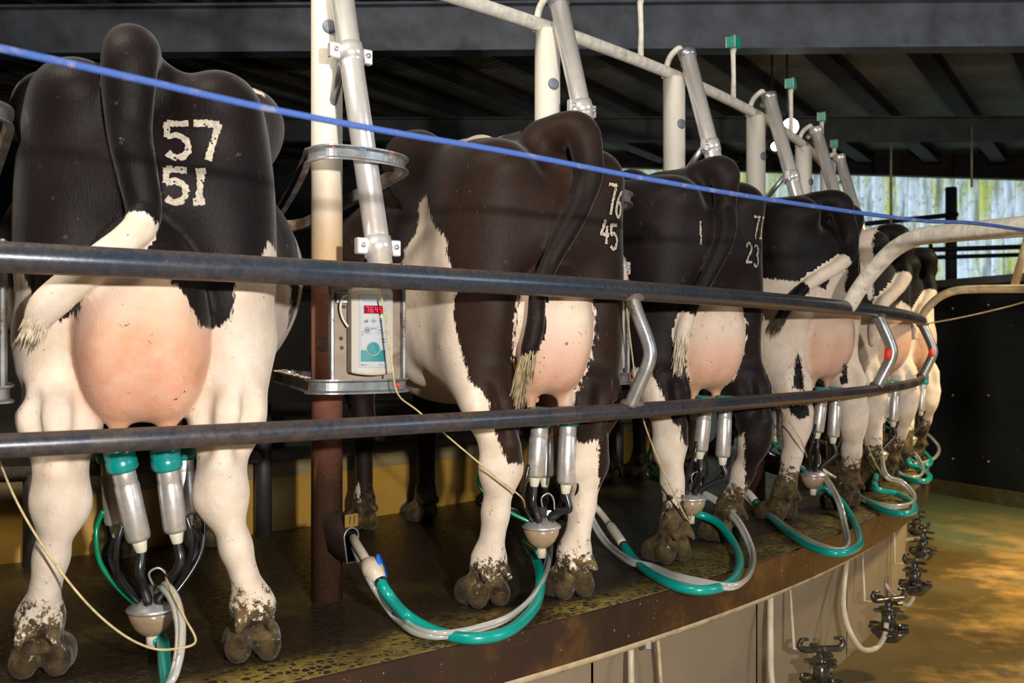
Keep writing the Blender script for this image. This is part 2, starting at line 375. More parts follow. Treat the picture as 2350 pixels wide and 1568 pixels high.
COATS = [
{'o':(-0.839,2.218),'hd':(-0.3312,0.9435),'L':(-0.228,0.023),'R':(0.228,-0.023),'ul':(0.9997,0.0242),'pol':[('W',[(-0.273,0.964),(-0.254,0.9),(-0.248,0.877),(-0.216,0.819),(-0.174,0.787),(-0.154,0.808),(-0.143,0.789),(-0.125,0.858),(-0.111,0.894),(-0.077,0.932),(-0.012,0.914),(0.04,0.883),(0.074,0.845),(0.103,0.782),(0.133,0.776),(0.172,0.795),(0.18,0.837),(0.184,0.894),(0.197,0.915),(0.224,0.895),(0.263,0.985),(0.378,0.904),(0.378,-0.229),(-0.473,-0.106),(-0.473,0.882),(-0.307,0.886)],(-0.6,0.5)),('W',[(0.4,1.391),(0.406,1.391),(0.396,1.204),(0.422,1.073),(0.455,0.986),(0.447,0.93),(0.455,0.818),(0.407,0.665),(0.339,0.603),(0.279,0.597),(0.279,0.954),(0.403,1.013),(0.399,1.099),(0.385,1.23)],(0.5,3)),('W',[(0.207,1.444),(0.244,1.444),(0.295,1.423),(0.288,1.41),(0.25,1.414),(0.216,1.428)],(0.2,1.2)),('W',[(-0.299,1.437),(-0.305,1.394),(-0.322,1.362),(-0.341,1.363),(-0.341,1.433)],(0.3,1.5)),('W',[(0.019,1.521),(0.053,1.497),(0.062,1.503),(0.032,1.534)],(0.1,1))]},
{'o':(0.077,2.809),'hd':(-0.44,0.898),'L':(-0.168,0.011),'R':(0.098,-0.011),'ul':(0.8856,-0.4644),'pol':[('W',[(-0.368,1.179),(-0.336,1.194),(-0.319,1.136),(-0.298,1.083),(-0.261,1.045),(-0.258,1.003),(-0.227,0.922),(-0.238,0.819),(-0.209,0.713),(-0.192,0.651),(-0.134,0.589),(-0.13,0.549),(-0.111,0.486),(-0.085,0.425),(-0.024,0.411),(-0.004,0.449),(0.014,0.456),(0.007,-0.211),(-0.398,-0.215),(-0.608,0.315),(-0.524,0.874),(-0.419,1.013),(-0.416,1.041),(-0.374,1.089)],(-0.6,1.0)),('W',[(0.057,0.657),(0.098,0.683),(0.103,0.574),(0.098,0.479),(0.121,0.463),(0.169,0.475),(0.197,-0.133),(0.034,-0.134),(0.039,0.555)],(-0.6,0.6)),('W',[(-0.238,1.557),(-0.173,1.586),(-0.017,1.618),(-0.058,1.588),(-0.14,1.558)],(0.3,2)),('W',[(-0.81,0.164),(-0.736,0.182),(-0.708,0.204),(-0.691,-0.013),(-0.81,-0.014)],(0.8,2)),('W',[(-0.635,0.387),(-0.574,0.405),(-0.582,0.37),(-0.609,0.335),(-0.595,0.257),(-0.582,0.214),(-0.53,0.153),(-0.504,-0.029),(-0.635,-0.03),(-0.595,0.196),(-0.626,0.3)],(0.8,2))]},
{'o':(0.676,3.493),'hd':(-0.4801,0.8772),'L':(-0.205,-0.095),'R':(0.205,0.095),'ul':(0.77,-0.638),'pol':[('W',[(-0.218,0.669),(-0.163,0.659),(-0.125,0.594),(-0.114,0.556),(-0.08,0.478),(-0.057,0.47),(-0.053,0.422),(-0.037,0.395),(0.002,0.392),(0.028,0.36),(0.015,-0.211),(-0.278,-0.226),(-0.261,0.487)],(-0.6,0.7)),('W',[(0.033,0.64),(0.076,0.608),(0.087,0.502),(0.101,0.427),(0.127,0.396),(0.163,0.426),(0.199,-0.176),(0.022,-0.185)],(-0.6,0.6)),('W',[(-0.449,0.529),(-0.367,0.53),(-0.346,-0.089),(-0.491,-0.094)],(0.8,2))]},
{'o':(1.333,4.277),'hd':(-0.5593,0.829),'L':(-0.235,-0.021),'R':(0.255,0.021),'ul':(0.625,-0.7807),'pol':[('W',[(-0.215,1.492),(-0.129,1.51),(0.055,1.545),(0.165,1.522),(0.0,1.506),(-0.074,1.467),(-0.215,1.451)],(0.1,2)),('W',[(-0.402,1.026),(-0.17,1.035),(-0.057,1.019),(-0.02,1.018),(0.063,0.991),(0.082,1.045),(0.109,1.098),(0.155,1.078),(0.14,1.005),(0.164,0.938),(0.396,0.944),(0.396,-0.21),(-0.402,-0.263)],(-0.6,0.9)),('B',[(-0.054,0.724),(-0.042,0.701),(-0.024,0.561),(-0.072,0.564),(-0.065,0.677)],(-0.6,0.9)),('B',[(0.136,0.674),(0.156,0.659),(0.155,0.582),(0.124,0.572)],(-0.6,0.9)),('B',[(-0.091,0.491),(-0.005,0.499),(-0.005,0.454),(-0.048,0.434),(-0.085,0.462)],(-0.6,0.9))]},
{'o':(1.955,5.177),'hd':(-0.6919,0.722),'L':(-0.209,-0.062),'R':(0.269,0.062),'ul':(0.4309,-0.9024),'pol':[('W',[(-0.246,1.53),(0.122,1.463),(0.149,1.317),(0.1,1.222),(0.077,1.162),(0.032,1.102),(0.009,1.018),(-0.023,0.982),(-0.037,1.031),(-0.083,1.179)],(-0.1,2)),('W',[(-0.237,0.917),(-0.046,0.938),(0.074,0.92),(0.14,0.993),(0.31,0.875),(0.31,-0.415),(-0.237,-0.458)],(-0.6,1.2))]},
{'o':(2.483,6.063),'hd':(-0.7413,0.6712),'L':(-0.294,-0.071),'R':(0.354,0.071),'ul':(0.3402,-0.9403),'pol':[('W',[(0.076,1.403),(0.115,1.381),(0.146,1.33),(0.136,1.307),(0.084,1.36)],(-0.1,2)),('W',[(-0.222,0.92),(0.036,0.903),(0.077,1.04),(0.112,1.061),(0.137,1.011),(0.311,0.9),(0.311,-0.613),(-0.222,-0.659)],(-0.6,1.2))]}
]

def cow_material(name, brown, black=(0.0035, 0.0029, 0.0032), white=(0.66, 0.575, 0.495)):
    m, t, b = nt(name)
    v = coords(t, 'Object'); fur = noise(t, coords(t, 'Object', (1, 1, 0.22)), 320, 3, 0.6)
    big = noise(t, v, 4.0, 4, 0.6); mid = noise(t, v, 26, 4, 0.6)
    coat = attr(t, 'coat'); mud = attr(t, 'mud'); pink = attr(t, 'pink'); horn = attr(t, 'horn')
    edge = mth(t, 'ADD', coat, mrange(t, noise(t, coords(t, 'Object', (1, 1, 0.3)), 110, 3, 0.7), 0.3, 0.7, -0.008, 0.008))
    isb = mrange(t, edge, -0.0025, 0.0025)
    dark = mix(t, mrange(t, big, 0.35, 0.7, 0.15, 1.0), black, brown)
    dark = mix(t, mrange(t, fur, 0.3, 0.8, 0.0, 0.45), dark, tuple(c*1.8 for c in brown))
    dark = mix(t, mth(t, 'MULTIPLY', attr(t, 'taildark'), 0.8), dark, (0.0045, 0.0038, 0.0040))
    wht = mix(t, mrange(t, mid, 0.3, 0.75), white, tuple(c*k for c, k in zip(white, (0.86, 0.80, 0.70))))
    wht = mix(t, mrange(t, big, 0.55, 0.75, 0, 0.35), wht, (0.50, 0.33, 0.18))
    wht = mix(t, mrange(t, fur, 0.25, 0.8, 0.08, 0.0), wht, (0.35, 0.27, 0.2))
    pk = mix(t, mrange(t, mid, 0.35, 0.7), (0.60, 0.285, 0.185), (0.60, 0.37, 0.26))
    pk = mix(t, mrange(t, big, 0.46, 0.62, 0, 0.7), pk, (0.40, 0.20, 0.075))
    wht = mix(t, pink, wht, pk)
    c = mix(t, isb, wht, dark)
    mn = mth(t, 'ADD', mud, mrange(t, noise(t, v, 38, 6, 0.8), 0.32, 0.68, -0.62, 0.62))
    mf = mrange(t, mn, 0.45, 0.6)
    mc = mix(t, mrange(t, mid, 0.4, 0.65), (0.030, 0.020, 0.011), (0.115, 0.078, 0.030))
    c = mix(t, mf, c, mc)
    c = mix(t, mth(t, 'MULTIPLY', mth(t, 'MULTIPLY', horn, mrange(t, mid, 0.35, 0.6)), 0.6), c, (0.040, 0.028, 0.018))
    t.links.new(c, b.inputs['Base Color'])
    r = mth(t, 'SUBTRACT', mrange(t, isb, 0, 1, 0.78, 0.50), mth(t, 'MULTIPLY', mf, 0.15))
    t.links.new(r, b.inputs['Roughness'])
    P_(b, Specular_IOR_Level=0.11, Sheen_Weight=0.10, Sheen_Roughness=0.35, Subsurface_Weight=0.0)
    lump = noise(t, coords(t, 'Object', (1, 1, 0.6)), 9, 3, 0.5)
    hgt = mth(t, 'ADD', fur, mth(t, 'MULTIPLY', mth(t, 'MULTIPLY', mf, mid), 5)); hgt = mth(t, 'ADD', hgt, mth(t, 'MULTIPLY', lump, 3.0))
    bump(t, b, hgt, 0.34, 0.004)
    return m
XA = -0.028    # axis of the tube and control box in a stall post's own frame
def loop_pts(z0, z1):
    raw = [(-0.200, -0.285), (-0.185, -0.318), (-0.150, -0.338), (-0.06, -0.348), (0.020, -0.340), (0.062, -0.318), (0.080, -0.280), (0.082, -0.20), (0.080, 0.05), (0.078, 0.25), (0.065, 0.31), (0.03, 0.335), (-0.01, 0.31), (-0.035, 0.25), (-0.10, 0.02), (-0.165, -0.19)]
    P = spl([Vector((x, y, z0+(z1-z0)*(y+0.348)/0.68)) for x, y in raw+[raw[0]]], 5)[:-1]; return P
def tube_at(z): return Vector((XA+0.006*(z-0.98), -0.34+0.278*(z-0.98), z))
MCOW = [cow_material('coat_black', (0.0095, 0.0062, 0.0062)), cow_material('coat_seal_brown', (0.021, 0.0105, 0.0070)),
        cow_material('coat_dark_brown', (0.0125, 0.0082, 0.0074)), cow_material('coat_jet', (0.0065, 0.0050, 0.0052))]

def make_cow(i, h, prm):
    C = COATS[i]; g = lambda k, d: prm.get(k, d)
    Hs = g('H', 1.0)        # height scale of the trunk
    wd = g('wd', 1.0)       # width scale
    yb = g('yb', -0.09)     # how far the rump sits behind the hind feet
    F = Field((-0.62, -0.52, -0.02), (0.62, 2.62, 1.66), h)
    Z = lambda z: z*Hs
    def pt(x, y, z): return (x*wd, y+yb, Z(z))
    # trunk
    F.ell(pt(0, 0.98, 1.02), (0.37*wd*g('belly', 1.0), 0.74, 0.385*Hs), 0.05)
    F.ell(pt(0, 0.72, 0.93), (0.34*wd*g('belly', 1.0), 0.46, 0.37*Hs), 0.08)
    F.ell(pt(0, 1.45, 0.98), (0.25*wd, 0.36, 0.38*Hs), 0.10)
    F.ell(pt(0, 0.30, 1.12), (0.24*wd, 0.36, 0.25*Hs), 0.10)
    F.cap(pt(0, 0.10, 1.37), pt(0, 0.50, 1.425), 0.036, 0.042, 0.08); F.cap(pt(0, 0.50, 1.425), pt(0, 1.5, 1.39), 0.042, 0.05, 0.10)
    px = g('pinx', 0.150); pz = g('pinz', 1.33)
    for s in (-1, 1):
        F.ell(pt(s*px, 0.03, pz), (0.070, 0.085, 0.062), 0.08)
        F.ell(pt(s*0.235, 0.47, 1.365), (0.085, 0.13, 0.085), 0.12)
        F.cap(pt(s*px, 0.07, pz-0.02), pt(s*0.225, 0.46, 1.345), 0.060, 0.075, 0.12)
        F.cap(pt(s*0.25, 0.50, 1.365), pt(0, 0.62, 1.42), 0.035, 0.035, 0.10)
        # thigh
        F.ell(pt(s*0.155, 0.16, 1.08), (0.135*wd, 0.19, 0.29*Hs), 0.09)
        F.ell(pt(s*0.170, 0.17, 0.88), (0.112*wd, 0.20, 0.25*Hs), 0.06)
        F.ell(pt(s*0.185, 0.36, 0.92), (0.112*wd, 0.20, 0.25*Hs), 0.08)
        F.cap(pt(s*0.200, 0.46, 0.86), pt(s*0.195, 0.50, 0.72), 0.09, 0.07, 0.09)
        F.ell(pt(s*0.252, 0.47, 1.395), (0.048, 0.080, 0.045), 0.07)
        F.ell(pt(s*0.36, 0.78, 1.20), (0.10, 0.13, 0.13), 0.10, carve=True)
        F.ell(pt(s*0.13, 0.30, 1.49), (0.05, 0.13, 0.06), 0.07, carve=True)
    # hind legs
    for s, ft, key in ((-1, C['L'], 'hl'), (1, C['R'], 'hr')):
        a = g(key, {}); hx = a.get('hock', s*0.17); fx, fy = ft[0]+a.get('fx', 0), ft[1]
        hy = a.get('hy', -0.10); st = (s*0.185*wd, 0.13+yb, 0.74)
        mid = (0.5*(st[0]+hx), 0.02+0.5*(yb+hy)+0.02, 0.58)
        F.cap(st, mid, 0.098, 0.070, 0.07); F.cap((s*0.19*wd, 0.34+yb, 0.74), mid, 0.07, 0.055, 0.08)
        F.cap(mid, (hx, hy+0.03, 0.44), 0.070, 0.047, 0.05, sc=(1, 1.1, 1))
        F.cap((mid[0], mid[1]-0.055, mid[2]), (hx, hy-0.035, 0.475), 0.022, 0.026, 0.03)
        for e in (-1, 1): F.cap((mid[0]+e*0.050, mid[1]-0.060, mid[2]+0.04), (hx+e*0.040, hy-0.028, 0.50), 0.016, 0.010, 0.035, carve=True)
        for e in (-1, 1): F.ell((hx+e*0.042, hy+0.015, 0.405), (0.016, 0.025, 0.028), 0.02)
        F.ell((hx, hy+0.012, 0.435), (0.052, 0.062, 0.075), 0.03)
        F.ell((hx, hy+0.030, 0.375), (0.047, 0.05, 0.05), 0.04)
        fz = 0.135; fb = (fx, fy-0.03, fz)
        q = lambda t: (hx+(fb[0]-hx)*t, hy+0.02+(fb[1]-hy-0.02)*t, 0.39+(fz-0.39)*t)
        F.chain([(hx, hy+0.02, 0.40), q(0.45), q(0.85)], [0.043, 0.034, 0.036], 0.03, sc=(0.95, 1.15, 1))
        F.cap((q(0.1)[0], q(0.1)[1]-0.03, q(0.1)[2]), (q(0.8)[0], q(0.8)[1]-0.03, q(0.8)[2]), 0.015, 0.014, 0.03)
        F.ell((fx, fy-0.03, fz), (0.050, 0.052, 0.048), 0.03)
        F.cap((fx, fy-0.025, fz-0.015), (fx, fy+0.010, 0.070), 0.040, 0.042, 0.025, sc=(1.12, 1, 1))
        for e in (-1, 1):
            o_ = 0.0016*math.sin(7*fx+e)
            F.ell((fx+e*0.037, fy+0.030, 0.036), (0.033, 0.070, 0.046), 0.010, rx=-0.30, rz=-e*0.10)
            F.ell((fx+e*0.034, fy-0.028, 0.036), (0.031, 0.034, 0.038), 0.012)
            F.ell((fx+e*0.024, fy-0.052, 0.068), (0.022, 0.018, 0.020), 0.016)
            F.cap((fx+e*0.030, fy-0.072, 0.112+o_), (fx+e*0.036, fy-0.086, 0.094+o_), 0.016, 0.011, 0.010)
    # front legs
    for s in (-1, 1):
        x = s*0.15+g('fsx', 0.0)*0; y = g('fy', 1.22)+(0.10 if s > 0 else 0.0)*g('step', 1)
        F.ell((s*0.19*wd, 1.32, 0.95), (0.10, 0.20, 0.28), 0.10)
        F.chain([(s*0.18, 1.22, 0.78), (s*0.165, y+0.02, 0.60), (x, y, 0.42)], [0.085, 0.058, 0.050], 0.05)
        F.ell((x, y, 0.41), (0.050, 0.052, 0.06), 0.03)
        F.chain([(x, y, 0.38), (x, y-0.01, 0.16)], [0.038, 0.034], 0.03)
        F.ell((x, y-0.01, 0.13), (0.046, 0.047, 0.045), 0.02); F.cap((x, y, 0.10), (x, y+0.03, 0.06), 0.042, 0.046, 0.02)
        for e in (-1, 1):
            F.ell((x+e*0.034, y+0.045, 0.038), (0.034, 0.065, 0.046), 0.012, rx=-0.25); F.ell((x+e*0.03, y-0.05, 0.10), (0.016, 0.016, 0.018), 0.01)
    # brisket, neck and head lowered over the manger
    F.ell((0, 1.62, 0.78), (0.14, 0.20, 0.20), 0.10)
    F.chain([(0, 1.45, 1.12), (0, 1.80, 1.06), (0, 2.08, 0.98)], [0.20, 0.145, 0.11], 0.10, sc=(0.8, 1, 1.1))
    F.chain([(0, 2.12, 1.02), (0, 2.26, 0.88), (0, 2.42, 0.70)], [0.105, 0.088, 0.062], 0.05, sc=(0.92, 1, 1))
    F.ell((0, 2.44, 0.68), (0.068, 0.05, 0.055), 0.03)
    for s in (-1, 1):
        F.ell((s*0.15, 2.06, 1.05), (0.075, 0.018, 0.038), 0.02, ry=s*0.35)
        F.ell((s*0.082, 2.22, 0.96), (0.022, 0.026, 0.022), 0.02)
        F.ell((s*0.032, 2.485, 0.69), (0.012, 0.012, 0.010), 0.006, carve=True)
    F.cap(pt(0, -0.10, 1.10), pt(0, -0.06, 0.93), 0.022, 0.03, 0.05, carve=True)
    # udder
    ul = g('ulow', 0.55); uh = g('uhigh', 0.90); ux = g('ux', 0.0); uw = g('uw', 1.0); uy = g('uy', 0.06)+yb
    F.D0 = F.D.copy()
    zc = ul+0.19; k = 0.007
    U = Field(F.lo, F.lo+(F.n-1)*F.h, F.h)
    U.ell((ux, uy+0.02, 0.5*(zc+uh)), (0.118*uw, 0.115, 0.5*(uh-zc)+0.13), 0.05)
    for s in (-1, 1):
        U.ell((ux+s*0.058*uw, uy+0.02, zc), (0.094*uw, 0.140, 0.19), 0.075)
        U.ell((ux+s*0.070*uw, uy+0.26, zc+0.03), (0.108*uw, 0.22, 0.18), 0.06)
        U.cap((ux+s*0.055, uy+0.00, ul+0.04), (ux+s*0.050, uy+0.00, ul-0.035), 0.022, 0.013, 0.02)
        U.cap((ux+s*0.070, uy+0.20, ul+0.05), (ux+s*0.070, uy+0.20, ul-0.025), 0.022, 0.013, 0.02)
    sl = tuple(slice(0, n) for n in U.n); F.blend(sl, U.D, k)
    # tail
    T = spl([(x, y, z) for x, y, z in prm['tail']], 6)
    def back(x, z):      # rearmost hide at this width and height
        best = 9.0
        for dx, dz in ((0, 0), (0.02, 0), (-0.02, 0), (0, 0.02), (0, -0.02)):
            c_ = F.D[int(round((x+dx-F.lo[0])/h)), :, int(round((z+dz-F.lo[2])/h))] < 0
            if c_.any(): best = min(best, F.lo[1]+h*int(c_.argmax()))
        return best
    ys = [v.y for v in T]; sf = [back(v.x, v.z) for v in T]; n0 = 9   # the tail hangs against the hide
    for q_ in range(n0, len(T)):
        ys[q_] = min(sf[q_]-g('toff', 0.026), ys[q_-1]+0.0025)
    for _ in range(4): ys = [ys[q_] if q_ < 4 or q_ > len(T)-2 else 0.25*ys[q_-1]+0.5*ys[q_]+0.25*ys[q_+1] for q_ in range(len(T))]
    for q_ in range(n0, len(T)):
        if sf[q_] < 0.3: ys[q_] = min(ys[q_], sf[q_]-0.018)
    T = [Vector((v.x, y_, v.z)) for v, y_ in zip(T, ys)]
    tr = prm['tailr']; m = len(T)
    rr = [np.interp(j/(m-1), np.linspace(0, 1, len(tr)), tr) for j in range(m)]
    F.cap(pt(0, 0.06, g('thz', 1.40)), pt(0, 0.30, 1.39), 0.050, 0.035, 0.07)
    TF = Field(F.lo, F.lo+(F.n-1)*F.h, F.h)
    for j in range(m-1): TF.cap(T[j], T[j+1], rr[j]*g('tk', 1.18), rr[j+1]*g('tk', 1.18), 0.004)
    F.blend(sl, TF.D, 0.016)
    # folds; flanks pressed in where they lean on the posts, hoops and rails
    ob = Vector((C['o'][0], C['o'][1], 0)); iv = Matrix.Rotation(-math.atan2(-C['hd'][0], C['hd'][1]), 3, 'Z')
    for th in POST_TH:
        q = iv @ (Vector(PP(R_POST, th, 0))-ob)
        if abs(q.x) < 0.75 and -0.3 < q.y < 1.4:
            F.cap((q.x, q.y, 0.45), (q.x, q.y, 1.6), 0.062, 0.062, 0.04, carve=True)
            fr = Matrix.Rotation(math.radians(th+90), 3, 'Z')
            for z0, z1 in ((1.235, 1.13), (0.635, 0.645)):
                lp = [iv @ (fr @ v+Vector(PP(R_POST, th, 0))-ob) for v in loop_pts(z0, z1)[::4]]
                for a_, b_ in zip(lp, lp[1:]+lp[:1]): F.cap(a_, b_, 0.030, 0.030, 0.02, carve=True)
            a_, b_ = [iv @ (fr @ tube_at(z)+Vector(PP(R_POST, th, 0))-ob) for z in (0.86, 1.6)]
            F.cap(a_, b_, 0.040, 0.040, 0.025, carve=True)
            cv = lambda u, w, r_: F.cap(*[iv @ (fr @ Vector(e_)+Vector(PP(R_POST, th, 0))-ob) for e_ in (u, w)], r_, r_, 0.012, carve=True)
            cv((XA-0.068, -0.34, 1.0), (XA+0.068, -0.34, 1.0), 0.034)
            if th < -39:
                for dx in (-0.085, -0.03, 0.03, 0.085): cv((XA+dx, -0.292-dx*0.27, 0.67), (XA+dx, -0.292-dx*0.27, 0.94), 0.048)
    for zr, rr0 in ((0.896, 0.034), (0.558, 0.028)):
        for q0 in range(-60, -20, 1):
            a_, b_ = [iv @ (Vector(RP(0, t_, zr))-ob) for t_ in (q0, q0+1)]
            if max(abs(a_.x), abs(b_.x)) < 0.5 and a_.y > -0.6: F.cap(a_, b_, rr0, rr0, 0.02, carve=True)
    V, Q = F.mesh()
    V[:, 2] = np.maximum(V[:, 2], 0.001)
    # attributes
    x, y, z = V.T
    u = x*C['ul'][0]+y*C['ul'][1]
    coat = np.full(len(V), 0.2 if g('base', 'B') == 'B' else -0.2)
    for kk, pts, (y0, y1) in C['pol']:
        sd = np.maximum(poly_sd(u, z, pts), np.maximum(y0-y, y-y1))
        coat = np.minimum(coat, sd) if kk == 'W' else np.maximum(coat, -sd)
    for kk, c, r in g('blobs', []):
        sd = (np.sqrt(((x-c[0])/r[0])**2+((y-c[1])/r[1])**2+((z-c[2])/r[2])**2)-1)*min(r)
        coat = np.minimum(coat, sd) if kk == 'W' else np.maximum(coat, -sd)
    # skin of the udder
    ui = ((V-F.lo)/F.h).round().astype(int); ui = np.clip(ui, 0, U.n-1)
    du = U.D[tuple(ui.T)]; db = F.D0[tuple(ui.T)]
    if g('uover', 0): coat = np.where((z < uh+0.05) & (y < 0.75), np.minimum(coat, np.maximum(du-0.010, 0.006-(db-0.0)*1.0-0.004)), coat)
    tdk = np.zeros(len(V))
    pink = np.clip((0.022-du)/0.02, 0, 1)*np.clip((db+0.012-0.0)/0.03, 0, 1)*np.clip((uh-0.02-z)/0.18, 0.15, 1)*g('pink', 0.9)
    # tail colouring along its own length
    TT = np.array([tuple(p) for p in T]); near = np.full(len(V), 9.0); par = np.zeros(len(V))
    sel = np.where((y < yb+0.05) & (z > 0.45))[0]
    dd = np.linalg.norm(V[sel][:, None, :]-TT[None], axis=2); near[sel] = dd.min(1); jj = dd.argmin(1)
    # position along the tail, averaged over the nearest samples
    L = np.concatenate([[0], np.cumsum(np.linalg.norm(np.diff(TT, axis=0), axis=1))])
    w_ = np.exp(-((dd-dd.min(1)[:, None])/0.012)**2); par[sel] = (w_*L[None]).sum(1)/w_.sum(1)
    rrn = np.interp(par, L, rr)
    tdk[sel] = np.clip((rrn[sel]*1.35+0.006-near[sel])/0.012, 0, 1)*np.clip((1.33-z[sel])/0.08, 0, 1)
    for a, bb, sgn in g('tailc', []):
        lim = np.minimum(par-a if a > 0.01 else 1.0, bb-par if bb < 8 else 1.0)
        coat = np.where((near < rrn*1.2+0.012) & (lim > 0), np.sign(sgn)*np.clip(lim, 0.0, 0.1), coat)
    hoof = np.clip((0.055-z)/0.015, 0, 1)
    front = y > 0.7
    md = np.clip((np.where(front, 0.17, g('mudz', 0.20))-z)/0.14+0.35, 0, 1)
    for c, r, w in g('mudblobs', []):
        md = np.maximum(md, w*np.clip(1.6-np.sqrt((x-c[0])**2+(y-c[1])**2+(z-c[2])**2)/r, 0, 1))
    nm = 'holstein_cow'
    me = bpy.data.meshes.new(nm); me.from_pydata(V.tolist(), [], Q.tolist()); me.update()
    me.polygons.foreach_set('use_smooth', [True]*len(me.polygons)); me.materials.append(MCOW[g('mat', 0)])
    for an, arr in (('coat', coat), ('mud', md), ('pink', pink), ('horn', hoof), ('taildark', tdk)):
        at = me.attributes.new(an, 'FLOAT', 'POINT'); at.data.foreach_set('value', arr.astype(np.float32))
    o = bpy.data.objects.new(nm, me); link(o)
    o.location = (C['o'][0], C['o'][1], 0.0); o.rotation_euler = (0, 0, math.atan2(-C['hd'][0], C['hd'][1]))
    tag(o, prm['label'], 'cow', 'cows standing in the stalls')
    # loose hair of the tail end
    if prm.get('switch'):
        st, dens, ln, mt_ = prm['switch']; mb = MB(); rnd = random.Random(31+i)
        for q in range(dens):
            u_ = st+(1-st)*rnd.random()**0.75; jf = u_*(m-1); j = min(int(jf), m-2); p = T[j].lerp(T[j+1], jf-j); tg_ = (T[j+1]-T[j]).normalized(); r_ = np.interp(jf, range(m), rr)
            n1 = tg_.orthogonal().normalized(); n2 = tg_.cross(n1); an = rnd.random()*2*math.pi; n_ = n1*math.cos(an)+n2*math.sin(an)
            p0 = p+n_*r_*0.75; L_ = ln*rnd.uniform(0.6, 1.2)*(0.5+0.7*u_); dn = (tg_*1.0+n_*rnd.uniform(0.02, 0.16)+Vector((0, 0, -0.25))).normalized()
            p1 = p0+dn*L_*0.5; p2 = p1+(dn+Vector((rnd.uniform(-.15, .15), rnd.uniform(-.1, .1), -0.3))).normalized()*L_*0.5
            mb.tube([p0, p1, p2], [0.0022, 0.0019, 0.0004], 4, cap=False)
        mb.build('tail_switch', M[mt_], o)
    # freeze brands: strokes laid on the hide
    if prm.get('brand'):
        bvh = BVHTree.FromPolygons(V.tolist(), Q.tolist())
        dr = Vector(prm.get('bdir', (0, 1, 0))).normalized(); right = Vector((dr.y, -dr.x, 0))
        for strokes, w in prm['brand']:
          mb = MB()
          for stroke in strokes:
            P = [Vector((p[0], p[1], 0)) for p in stroke]; dense = []
            for a, b2 in zip(P[:-1], P[1:]):
                nn = max(2, int((b2-a).length/0.004))
                dense += [a.lerp(b2, q/nn) for q in range(nn)]
            dense.append(P[-1]); rows = []
            for q, p in enumerate(dense):
                tq = (dense[min(q+1, len(dense)-1)]-dense[max(q-1, 0)]).normalized(); nn = Vector((-tq.y, tq.x, 0))
                wj = [w*0.5*(1+random.uniform(-0.28, 0.18)), w*0.5*(1+random.uniform(-0.28, 0.18))]
                row = []
                for f in (-1, -0.5, 0, 0.5, 1):
                    c2 = p+nn*(f*(wj[0] if f < 0 else wj[1]))
                    org = right*c2.x-dr*0.8+Vector((0, 0, c2.y))
                    hit = bvh.ray_cast(org, dr, 2.0)
                    row.append(hit[0]+hit[1]*0.0035 if hit[0] is not None else None)
                rows.append(row)
            for q in range(len(rows)-1):
                for e in range(4):
                    if random.random() < prm.get('gap', 0.10)*0.5: continue
                    c4 = (rows[q][e], rows[q][e+1], rows[q+1][e+1], rows[q+1][e])
                    if None in c4: continue
                    mb.add(c4, [(0, 1, 2, 3)])
          mb.build('brand_numeral', M['brand'] if prm.get('bright', True) else M['brand_faint'], o)['label'] = 'pale freeze-branded numeral'
    return o
M['hair_white'] = simple('cream_tail_hair', (0.58, 0.49, 0.37), 0.6, 0, 0.35, 60)
M['hair_tan'] = simple('dirty_tail_hair', (0.30, 0.23, 0.13), 0.6, 0, 0.5, 60)
M['hair_dark'] = simple('dark_tail_hair', (0.05, 0.035, 0.022), 0.6, 0, 0.5, 60)
M['brand'] = simple('white_brand_hair', (0.46, 0.40, 0.32), 0.8, 0, 0.35, 150, 0.5)
M['brand_faint'] = simple('faint_brand_hair', (0.20, 0.165, 0.13), 0.8, 0, 0.5, 150, 0.5)
def digit(ch, x, z, w, h):
    """stroke lists for a branding-iron numeral in a box with lower-left corner (x, z)"""
    A = lambda *p: [(x+a*w, z+b*h) for a, b in p]
    arc = lambda cx, cy, rx, ry, a0, a1, n=10: [(cx+rx*math.cos(math.radians(a0+(a1-a0)*k/n)), cy+ry*math.sin(math.radians(a0+(a1-a0)*k/n))) for k in range(n+1)]
    if ch == '5': return [A((0.92, 0.95), (0.1, 0.95)), A((0.1, 0.98), (0.08, 0.55)), A((0.08, 0.56), *arc(0.45, 0.33, 0.45, 0.30, 100, -140))]
    if ch == '7': return [A((0.0, 0.93), (0.95, 0.93)), A((0.92, 0.95), (0.78, 0.6), (0.52, 0.0))]
    if ch == '1': return [A((0.62, 0.97), (0.5, 0.05)), A((0.3, 0.92), (0.9, 0.97)), A((0.15, 0.05), (0.85, 0.08))]
    if ch == '|': return [A((0.62, 0.97), (0.5, 0.05))]
    if ch == '6': return [A((0.8, 0.95), (0.35, 0.75), (0.12, 0.4)), A(*arc(0.48, 0.28, 0.38, 0.26, 180, -180, 14))]
    if ch == '4': return [A((0.55, 0.98), (0.05, 0.38), (0.98, 0.38)), A((0.72, 0.75), (0.68, 0.0))]
    if ch == '2': return [A((0.1, 0.75), *arc(0.48, 0.72, 0.36, 0.24, 160, -20), (0.1, 0.05), (0.95, 0.08))]
    if ch == '3': return [A(*arc(0.42, 0.74, 0.38, 0.22, 150, -80)), A(*arc(0.42, 0.27, 0.42, 0.26, 80, -150))]
    return []
